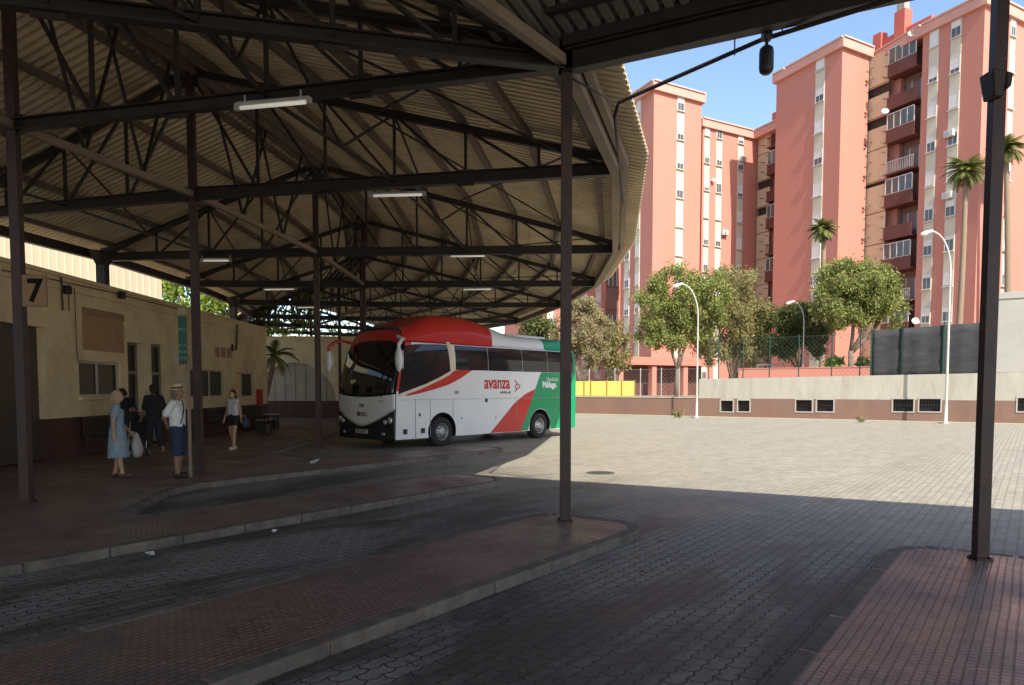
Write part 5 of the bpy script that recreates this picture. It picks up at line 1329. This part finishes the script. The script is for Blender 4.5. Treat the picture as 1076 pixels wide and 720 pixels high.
aircon(760, 245, FW, 'white air conditioner low on the left wing, in the tower shadow')
# ------------------------------------------------------------------ people
SKIN = mat('tanned_skin', (.42, .24, .16), .55, .08, 6); SKIN2 = mat('brown_skin', (.26, .14, .09), .55, .08, 6)
def remesh(m, name, material, parent, voxel, smooth=4):
    o = m.build(name, material, parent, local=True, smooth=True)
    md = o.modifiers.new('r', 'REMESH'); md.mode = 'VOXEL'; md.voxel_size = voxel; md.use_smooth_shade = True
    md = o.modifiers.new('s', 'SMOOTH'); md.factor = .5; md.iterations = smooth
    return bake(o)
def hand(m, w, d, side, curl=.6):
    """palm, four unequal fingers and a thumb; d = direction of the forearm"""
    d = Vector(d).normalized(); s = Vector(side).normalized(); nrm = d.cross(s)
    pc = w+d*.045; m.capsule(w, w+d*.05, .026, .030, 10); m.capsule(pc-s*.022, pc+s*.022, .022, .022, 10)
    for k, L_ in enumerate((.062, .072, .068, .052)):
        b = w+d*.075+s*(-.030+.020*k); e1 = b+(d+nrm*.15*curl)*L_*.5; e2 = e1+(d*(1-.5*curl)+nrm*curl)*L_*.5
        m.capsule(b-d*.02, e1, .0105, .0098, 8); m.capsule(e1, e2, .0098, .0085, 8)
    b = w+d*.03-s*.030; e1 = b+(d*.7-s*.6+nrm*.2).normalized()*.035; m.capsule(b, e1, .013, .012, 8); m.capsule(e1, e1+(d*.9-s*.2+nrm*.3).normalized()*.030, .0115, .0095, 8)
def person(label, pos, heading, J, skin, H=1.7, female=False):
    """J: joint overrides in metres for a 1.70 m body facing +y. returns root, joints"""
    root = thing('person', label, 'person', pos, heading); k = H/1.70
    D = dict(ankL=(-.09, 0, .08), ankR=(.09, 0, .08), kneeL=(-.095, .02, .47), kneeR=(.095, .02, .47), hipL=(-.09, 0, .90), hipR=(.09, 0, .90), pel=(0, 0, .94), waist=(0, .0, 1.08), chest=(0, -.005, 1.26), neck=(0, -.01, 1.42),
             head=(0, .02, 1.575), shL=(-.17, -.01, 1.375), shR=(.17, -.01, 1.375), elL=(-.215, -.02, 1.10), elR=(.215, -.02, 1.10), wrL=(-.225, .05, .855), wrR=(.225, .05, .855), toeL=(-.10, .15, .035), toeR=(.10, .15, .035), face=(0, 1, 0))
    if female: D.update(shL=(-.155, -.01, 1.37), shR=(.155, -.01, 1.37))
    D.update(J); D = {a: Vector(b)*(k if a != 'face' else 1) for a, b in D.items()}
    m = MB(); g = D
    for s in 'LR':
        m.capsule(g['hip'+s], g['knee'+s], .088*k, .056*k); m.capsule(g['knee'+s], g['knee'+s].lerp(g['ank'+s], .35)+V(0, -.012, 0), .054*k, .054*k); m.capsule(g['knee'+s].lerp(g['ank'+s], .35)+V(0, -.012, 0), g['ank'+s], .054*k, .036*k)
        m.capsule(g['ank'+s]+(g['ank'+s]-g['toe'+s])*.25-V(0, 0, .02), g['toe'+s], .036*k, .03*k)
        m.capsule(g['sh'+s], g['el'+s], .052*k, .040*k); m.capsule(g['el'+s], g['wr'+s], .040*k, .026*k); m.ell(g['sh'+s], .058*k, .055*k, .055*k)
        sd = (1 if s == 'L' else -1); fd = (g['wr'+s]-g['el'+s]).normalized(); sv = fd.cross(V(sd, 0, 0)); sv = sv.normalized() if sv.length > .1 else V(0, 1, 0)
        hand(m, g['wr'+s], fd, -sv if sv.y > 0 else sv)
    m.ell(g['pel'], .155*k, .105*k, .12*k); m.capsule(g['pel']+V(-.05, 0, 0)*k, g['waist']+V(-.045, 0, 0)*k, .10*k, .09*k); m.capsule(g['pel']+V(.05, 0, 0)*k, g['waist']+V(.045, 0, 0)*k, .10*k, .09*k)
    for sx in (-1, 1): m.capsule(g['waist']+V(sx*.05, 0, 0)*k, g['chest']+V(sx*.065, 0, 0)*k, .092*k, .10*k)
    m.capsule(g['chest'], g['neck']-V(0, 0, .03)*k, .10*k, .065*k); m.capsule(g['shL'].lerp(g['neck'], .15), g['shR'].lerp(g['neck'], .15), .055*k, .055*k)
    m.capsule(g['neck']-V(0, 0, .03)*k, g['head']-V(0, 0, .06)*k, .052*k, .05*k)
    fdir = Vector(D['face']).normalized(); up = V(0, 0, 1); right = fdir.cross(up).normalized(); up = right.cross(fdir)
    M = Matrix((right, fdir, up)).transposed()
    hc = g['head']; L = lambda x, y, z: hc+(M @ V(x, y, z))*k
    m.ell(L(0, -.008, .02), .076*k, .098*k, .098*k, M); m.ell(L(0, .022, -.045), .058*k, .070*k, .068*k, M)
    m.capsule(L(0, .090, .012), L(0, .108, -.022), .010*k, .015*k, 8)                      # nose
    m.capsule(L(-.018, .088, -.058), L(.018, .088, -.058), .009*k, .009*k, 8)              # lips
    for sx in (-1, 1): m.ell(L(sx*.077, -.01, -.008), .012*k, .022*k, .032*k, M, 10, 7); m.ell(L(sx*.03, .082, .028), .02*k, .012*k, .008*k, M, 10, 7)
    m.v = [tuple(v) for v in m.v]
    remesh(m, 'body', skin, root, .0095)
    m = MB()
    for sx in (-1, 1): m.ell(L(sx*.030, .084, .006), .011*k, .008*k, .007*k, M, 10, 6)
    m.build('eyes', mat('dark_eyes', (.03, .02, .015), .2, .1, 5), root, local=True, smooth=True)
    return root, g, L, M, k
def hair(root, L, M, k, col_, long=0, ex=0.0, bun=False):
    m = MB(); m.ell(L(0, -.02, .038), .086*k, .100*k, .096*k, M); m.capsule(L(0, -.06, .0), L(0, -.075, -.06-long*.3), .070*k, .055*k)
    for sx in (-1, 1): m.capsule(L(sx*.070, -.02, .03), L(sx*.072, -.035, -.03-long), .026*k, .022*k)
    if long: m.capsule(L(0, -.08, -.05), L(0, -.085, -.05-long), .07*k, .05*k)
    if bun: m.ell(L(0, -.105, .06), .04*k, .04*k, .04*k)
    remesh(m, 'hair', mat(col_[0], col_[1], .6, .35, 30), root, .012, 2)
def shoes(root, g, k, mm, hi=0):
    for s in 'LR':
        a, t = g['ank'+s], g['toe'+s]; m = MB(); hl = a+(a-t)*.28; hl.z = min(a.z, t.z)+.005 if abs(a.z-t.z) < .09 else a.z-.05; m.capsule(hl+V(0, 0, .005), t+V(0, 0, .008), .046*k, .044*k); m.capsule(a-V(0, 0, .03), a+(t-a)*.4-V(0, 0, .02), .047*k, .046*k); remesh(m, 'shoe', mm, root, .011, 2)
def shirt(root, g, k, mm, sleeve=.75, length=0.0, name='shirt', slim=1.0):
    m = MB(); e = .016
    for sx in (-1, 1):
        m.capsule(g['waist']+V(sx*.055, 0, -.07-length)*k, g['chest']+V(sx*.068, 0, 0)*k, (.103*slim+e)*k, (.102+e)*k)
    m.capsule(g['chest'], g['neck']-V(0, 0, .075)*k, (.10+e)*k, (.062+e)*k); m.capsule(g['shL'].lerp(g['neck'], .12), g['shR'].lerp(g['neck'], .12), (.055+e)*k, (.055+e)*k)
    for s in 'LR':
        if sleeve > 0: m.capsule(g['sh'+s], g['sh'+s].lerp(g['el'+s], sleeve), (.056+e)*k, (.054+e)*k)
    return remesh(m, name, mm, root, .012, 3)
def trousers(root, g, k, mm, to=.9, name='shorts', loose=.018):
    m = MB(); m.ell(g['pel'], (.158+loose)*k, (.11+loose)*k, .125*k); m.capsule(g['pel']+V(-.05, 0, .0), g['waist']+V(-.045, 0, -.06)*k, (.10+loose)*k, (.09+loose)*k); m.capsule(g['pel']+V(.05, 0, .0), g['waist']+V(.045, 0, -.06)*k, (.10+loose)*k, (.09+loose)*k)
    for s in 'LR':
        h, kn, an = g['hip'+s], g['knee'+s], g['ank'+s]
        if to <= 1: m.capsule(h, h.lerp(kn, to), (.09+loose)*k, (.068+loose)*k)
        else: m.capsule(h, kn, (.09+loose)*k, (.060+loose)*k); m.capsule(kn, kn.lerp(an, to-1), (.060+loose)*k, (.048+loose)*k)
    return remesh(m, name, mm, root, .013, 3)
# woman in the blue dress
BLUE = mat('faded_blue_dress', (.235, .31, .37), .9, .35, 22, dirt=(.15, .20, .26), dscale=14, damt=.6)
q = G(125, 501.5, .15)
root, g, L, M, k = person('older woman in a faded blue short-sleeved dress holding a white plastic bag', q, math.radians(-62), dict(wrL=(-.25, .20, .88), elL=(-.235, .02, 1.10), wrR=(.225, -.06, .87), elR=(.215, -.06, 1.11), face=(.25, 1, -.05), ankL=(-.09, -.06, .08), toeL=(-.10, .09, .035), ankR=(.09, .07, .08), toeR=(.11, .22, .035)), SKIN, 1.66, True)
hair(root, L, M, k, ('grey_blonde_hair', (.36, .27, .18)), .06)
m = MB(); rings = []; n = 26
prof = [(1.33, .17, .115), (1.26, .178, .125), (1.12, .158, .118), (1.05, .152, .115), (.98, .172, .135), (.88, .19, .155), (.70, .20, .17), (.52, .212, .185), (.40, .22, .195), (.39, .21, .185)]
vs_ = []
for i, (z, rx, ry) in enumerate(prof):
    for j in range(n):
        a = 2*PI*j/n; f = 1+(.05*math.sin(a*7+i*.3) if z < 1.0 else 0)*(1.05-z); vs_.append(V(rx*f*math.cos(a), ry*f*math.sin(a), z)*k)
m.add(vs_, [(i*n+j, i*n+(j+1) % n, (i+1)*n+(j+1) % n, (i+1)*n+j) for i in range(len(prof)-1) for j in range(n)]); m.build('skirt', BLUE, root, local=True, smooth=True)
shirt(root, g, k, BLUE, .62, -.02, 'dress_top'); m = MB(); m.lathe((0, 0, 1.045*k), [(.158*k, -.02), (.163*k, 0), (.158*k, .02)], n=26); o = m.build('belt', mat('blue_belt', (.12, .16, .21), .8, .2, 8), root, local=True, smooth=True); o.scale = (1, .76, 1)
shoes(root, g, k, mat('brown_sandal', (.09, .05, .035), .7, .2, 8))
wr = g['wrL']; c = q+(Matrix.Rotation(math.radians(-62), 3, 'Z') @ (wr+V(-.02, .12, -.30)))
bag = thing('plastic_bag', 'white plastic bag held by the woman in the blue dress', 'bag', c)
m = MB(); pf = [(.02, .27), (.05, .22), (.09, .13), (.12, 0), (.125, -.12), (.10, -.20), (.02, -.22)]; vs_ = []; n = 18
for r, z in pf:
    for j in range(n): a = 2*PI*j/n; f = 1+.10*math.sin(3*a+z*14)+.05*math.sin(8*a); vs_.append(c+V(r*f*math.cos(a)*.75, r*f*math.sin(a)*1.1, z))
m.add(vs_, [(i*n+j, i*n+(j+1) % n, (i+1)*n+(j+1) % n, (i+1)*n+j) for i in range(len(pf)-1) for j in range(n)]); m.build('bag_body', mat('white_plastic_bag', (.42, .42, .41), .5, .1, 10), bag, smooth=True)
# man in the hat
q = G(188, 501.5, .15)
root, g, L, M, k = person('man in a straw hat, white shirt and navy shorts with one arm behind his back', q, math.radians(-88), dict(elL=(-.20, -.12, 1.12), wrL=(-.10, -.13, .98), elR=(.20, -.16, 1.12), wrR=(.10, -.15, .98), ankR=(.08, .02, .08), toeR=(.09, .17, .035), ankL=(-.08, -.05, .08), toeL=(-.09, .10, .035), face=(-.15, 1, -.02)), SKIN2, 1.74)
hair(root, L, M, k, ('greying_hair', (.16, .14, .13)))
shirt(root, g, k, mat('white_cotton_shirt', (.66, .65, .63), .9, .1, 12), .72, .04, slim=1.0); trousers(root, g, k, mat('navy_shorts', (.022, .035, .07), .9, .2, 12), 1.0); shoes(root, g, k, mat('dark_leather_shoe', (.03, .022, .018), .5, .2, 8))
m = MB(); HAT = mat('straw_hat', (.52, .38, .22), .85, .2, 40); m.lathe(L(0, -.01, .065), [(.165*k, -.012), (.168*k, -.004), (.10*k, .008), (.098*k, .05), (.09*k, .095), (.06*k, .112), (.0, .105)], M @ V(0, -.12, 1), 26); ho = m.build('hat', HAT, root, local=True, smooth=True)
m = MB(); m.lathe(L(0, -.01, .065), [(.1005*k, .012), (.1015*k, .02), (.1005*k, .042), (.098*k, .044)], M @ V(0, -.12, 1), 26); m.build('hat_band', BLACK, ho, local=True, smooth=True)
m = MB(); sh_ = g['shL']; m.tube([g['shL']+V(.03, -.05, .07), g['shL']+V(.05, .06, .05), g['chest']+V(0, .128, -.02), g['waist']+V(.11, .11, -.06), g['waist']+V(.165, .0, -.12)], .012, 6); m.build('strap', BLACK, root, local=True, smooth=True)
# two people in black near the doors
BLK = mat('black_cotton', (.016, .016, .019), .9, .3, 10); DNAVY = mat('black_navy_trousers', (.02, .021, .028), .9, .3, 10)
q = G(140, 477, .15)
root, g, L, M, k = person('person in black leaning forward with head bowed over a pushchair by the door', q, math.radians(70), dict(waist=(0, .05, 1.07), chest=(0, .13, 1.23), neck=(0, .21, 1.37), head=(0, .30, 1.49), shL=(-.17, .17, 1.33), shR=(.17, .17, 1.33), elL=(-.20, .22, 1.06), elR=(.20, .22, 1.06), wrL=(-.16, .38, .95), wrR=(.16, .38, .95), face=(0, .85, -.55)), SKIN2, 1.78)
hair(root, L, M, k, ('black_hair', (.014, .012, .011))); shirt(root, g, k, BLK, .8, .05); trousers(root, g, k, DNAVY, 1.85, 'trousers'); shoes(root, g, k, mat('white_trainer', (.60, .60, .58), .6, .1, 10))
q2 = G(146, 478, .15)
ps = thing('pushchair', 'dark folded pushchair with small wheels beside the person in black', 'pushchair', q2, math.radians(20))
m = MB(); 
for s in (-.2, .2): m.tube([(s, -.30, .10), (s, -.02, .55), (s, .30, 1.0), (s, .38, 1.02)], .014, 7); m.tube([(s, .30, .10), (s, .0, .52), (s, -.10, .62)], .014, 7)
m.tube([(-.2, .38, 1.02), (.2, .38, 1.02)], .018, 8); m.tube([(-.2, -.30, .12), (.2, -.30, .12)], .012, 6); m.tube([(-.2, .30, .12), (.2, .30, .12)], .012, 6); m.build('frame', ALU, ps, local=True, smooth=True)
m = MB(); m.slab([(-.19, -.12, .42), (.19, -.12, .42), (.19, .14, .38), (-.19, .14, .38)], (0, 0, .05)); m.slab([(-.19, .12, .42), (.19, .12, .42), (.19, .28, .88), (-.19, .28, .88)], (0, -.05, .02)); m.build('seat', BLK, ps, local=True, bevel=.015)
for s in (-.2, .2):
    for y in (-.30, .30): m = MB(); m.lathe((s-.02, y, .09), [(.03, 0), (.085, .0), (.09, .01), (.09, .03), (.085, .04), (.03, .04)], (1, 0, 0), 18); m.build('wheel', RUBBER, ps, local=True, smooth=True)
q = G(163, 478, .15)
root, g, L, M, k = person('person in a black top and dark trousers walking towards the doors', q, math.radians(55), dict(head=(0, .03, 1.575), ankR=(.08, -.20, .16), toeR=(.09, -.08, .045), kneeR=(.09, -.02, .48), ankL=(-.08, .14, .08), toeL=(-.09, .29, .035), kneeL=(-.09, .12, .48), elL=(-.20, .06, 1.10), wrL=(-.20, .19, .90), elR=(.21, -.10, 1.10), wrR=(.22, -.10, .86)), SKIN2, 1.80)
hair(root, L, M, k, ('black_hair', (.014, .012, .011))); shirt(root, g, k, BLK, .85, .08); trousers(root, g, k, DNAVY, 1.72, 'trousers'); shoes(root, g, k, mat('worn_shoe', (.20, .13, .10), .7, .2, 8))
# girl walking, and the seated woman
q = G(246, 472.5, .15)
root, g, L, M, k = person('girl in a pale vest top and dark shorts walking towards the camera', q, math.radians(165), dict(ankL=(-.07, .12, .08), toeL=(-.08, .27, .035), kneeL=(-.09, .11, .48), ankR=(.08, -.12, .10), toeR=(.09, .02, .035), kneeR=(.09, .0, .47), wrL=(-.21, -.06, .87), wrR=(.22, .10, .87)), SKIN, 1.66, True)
hair(root, L, M, k, ('dark_brown_hair', (.03, .02, .015)), .10); shirt(root, g, k, mat('pale_vest_top', (.46, .45, .44), .9, .15, 12), .0, .02, 'vest', .95); trousers(root, g, k, BLK, .42); shoes(root, g, k, mat('pale_trainer', (.52, .47, .44), .6, .1, 10))
bq = q+V(.33, .05, 0.62); hb = thing('handbag', 'dark blue handbag hanging at the walking girl\'s side', 'bag', bq)
m = MB(); m.box(bq.x-.06, bq.x+.06, bq.y-.14, bq.y+.14, bq.z, bq.z+.26); m.build('bag_body', mat('dark_blue_bag', (.025, .035, .07), .6, .2, 8), hb, bevel=.035); m = MB(); m.tube([(bq.x, bq.y-.1, bq.z+.25), (bq.x-.10, bq.y-.06, bq.z+.52), (bq.x-.10, bq.y+.04, bq.z+.52), (bq.x, bq.y+.1, bq.z+.25)], .01, 6); m.build('bag_strap', BLACK, hb, smooth=True)
us = WALL.u(236, 440); q = WALL.p(us, .42, .15)
root, g, L, M, k = person('dark-haired woman in dark red sitting on the bench by the wall', q, math.radians(-75), dict(pel=(0, -.05, .50), hipL=(-.09, -.05, .50), hipR=(.09, -.05, .50), kneeL=(-.10, .36, .50), kneeR=(.10, .36, .50), ankL=(-.10, .34, .08), ankR=(.10, .36, .08), toeL=(-.11, .49, .035), toeR=(.11, .51, .035), waist=(0, -.04, .64), chest=(0, .02, .82), neck=(0, .05, .98), head=(0, .10, 1.13), shL=(-.155, .04, .93), shR=(.155, .04, .93), elL=(-.20, .10, .68), elR=(.20, .10, .68), wrL=(-.10, .30, .60), wrR=(.10, .30, .60), face=(0, 1, -.3)), SKIN, 1.66, True)
hair(root, L, M, k, ('black_hair', (.014, .012, .011)), .12); shirt(root, g, k, mat('dark_red_top', (.14, .03, .028), .9, .2, 12), .6, 0); trousers(root, g, k, DNAVY, 1.8, 'trousers'); shoes(root, g, k, BLK)
# ------------------------------------------------------------------ small things on the ground
q = G(631, 497, GZ+.004); t = thing('manhole_cover', 'dark round manhole cover in the sunlit yard', 'manhole cover', q)
m = MB(); m.lathe(q, [(.0, .004), (.24, .004), (.245, .0)], n=36); m.build('cover', mat('dark_iron', (.05, .045, .04), .6, .3, 10), t, fixn=True)
m = MB(); m.lathe(q, [(.245, 0), (.25, .007), (.30, .007), (.305, 0)], n=36); m.build('rim', mat('iron_rim', (.10, .09, .08), .6, .3, 10), t)
def litter(px, py, z, label, c, s=.07):
    q = G(px, py, z); m = MB(); 
    pts = [q+V(R.uniform(-s, s), R.uniform(-s, s), R.uniform(0.004, s*.8)) for _ in range(9)]
    m.add(pts, [(0, 1, 2), (2, 3, 4), (4, 5, 0), (1, 6, 7), (7, 8, 2), (3, 6, 8)]); o = m.build('litter', c, None, fixn=False); o.modifiers.new('t', 'SOLIDIFY').thickness = .003; tag(o, label, 'litter', 'scraps of litter')
LIT = mat('crumpled_paper', (.55, .54, .50), .8, .1, 10)
litter(329.5, 487, .155, 'crumpled pale scrap on the platform edge in front of the coach', LIT, .12); litter(157, 584, GZ, 'pale scrap in the dark lane left of the long platform', LIT, .06); litter(288, 559, GZ, 'tiny pale scrap in the dark lane near the middle', LIT, .04)

DRYL = mat('fallen_leaf', (.20, .13, .06), .8, .3, 10)
for i in range(16):
    litter(R.uniform(120, 900), R.uniform(560, 715), GZ+.004, 'small brown fallen leaf on the dark paving', DRYL, .022)
# ------------------------------------------------------------------ light, sky, camera
S = Vector((.335, -.942, 0)).normalized(); EL = math.radians(44.5)
sdir = Vector((S.x*math.cos(EL), S.y*math.cos(EL), math.sin(EL)))
ld = bpy.data.lights.new('sun', 'SUN'); ld.energy = 3.6; ld.angle = math.radians(.53); ld.color = (1.0, .94, .85)
lo = bpy.data.objects.new('sun', ld); COL.objects.link(lo); lo.rotation_euler = sdir.to_track_quat('Z', 'Y').to_euler(); lo.location = (20, -20, 40)
w = bpy.data.worlds.new('World'); SC.world = w; w.use_nodes = True; nt = w.node_tree
sk = nt.nodes.new('ShaderNodeTexSky'); sk.sky_type = 'NISHITA'; sk.sun_disc = False; sk.sun_elevation = EL; sk.sun_rotation = math.atan2(S.x, S.y) % (2*PI); sk.air_density = 1.0; sk.dust_density = 1.0; sk.ozone_density = 1.5
nt.links.new(sk.outputs[0], nt.nodes['Background'].inputs[0]); nt.nodes['Background'].inputs[1].default_value = .128
cd = bpy.data.cameras.new('camera'); co = bpy.data.objects.new('camera', cd); COL.objects.link(co)
co.location = (0, 0, EYE); co.rotation_euler = (PI/2-TH, 0, 0); cd.sensor_width = 36; cd.lens = 36*F/1076; cd.shift_y = (P0-360)/1076; cd.clip_end = 3000; cd.clip_start = .05
SC.camera = co
SC.view_settings.view_transform = 'Standard'; SC.view_settings.look = 'None'; SC.view_settings.exposure = 1.18; SC.view_settings.gamma = 1
SC.cycles.use_denoising = True; SC.cycles.max_bounces = 10; SC.cycles.diffuse_bounces = 7; SC.cycles.glossy_bounces = 3; SC.cycles.sample_clamp_indirect = 8
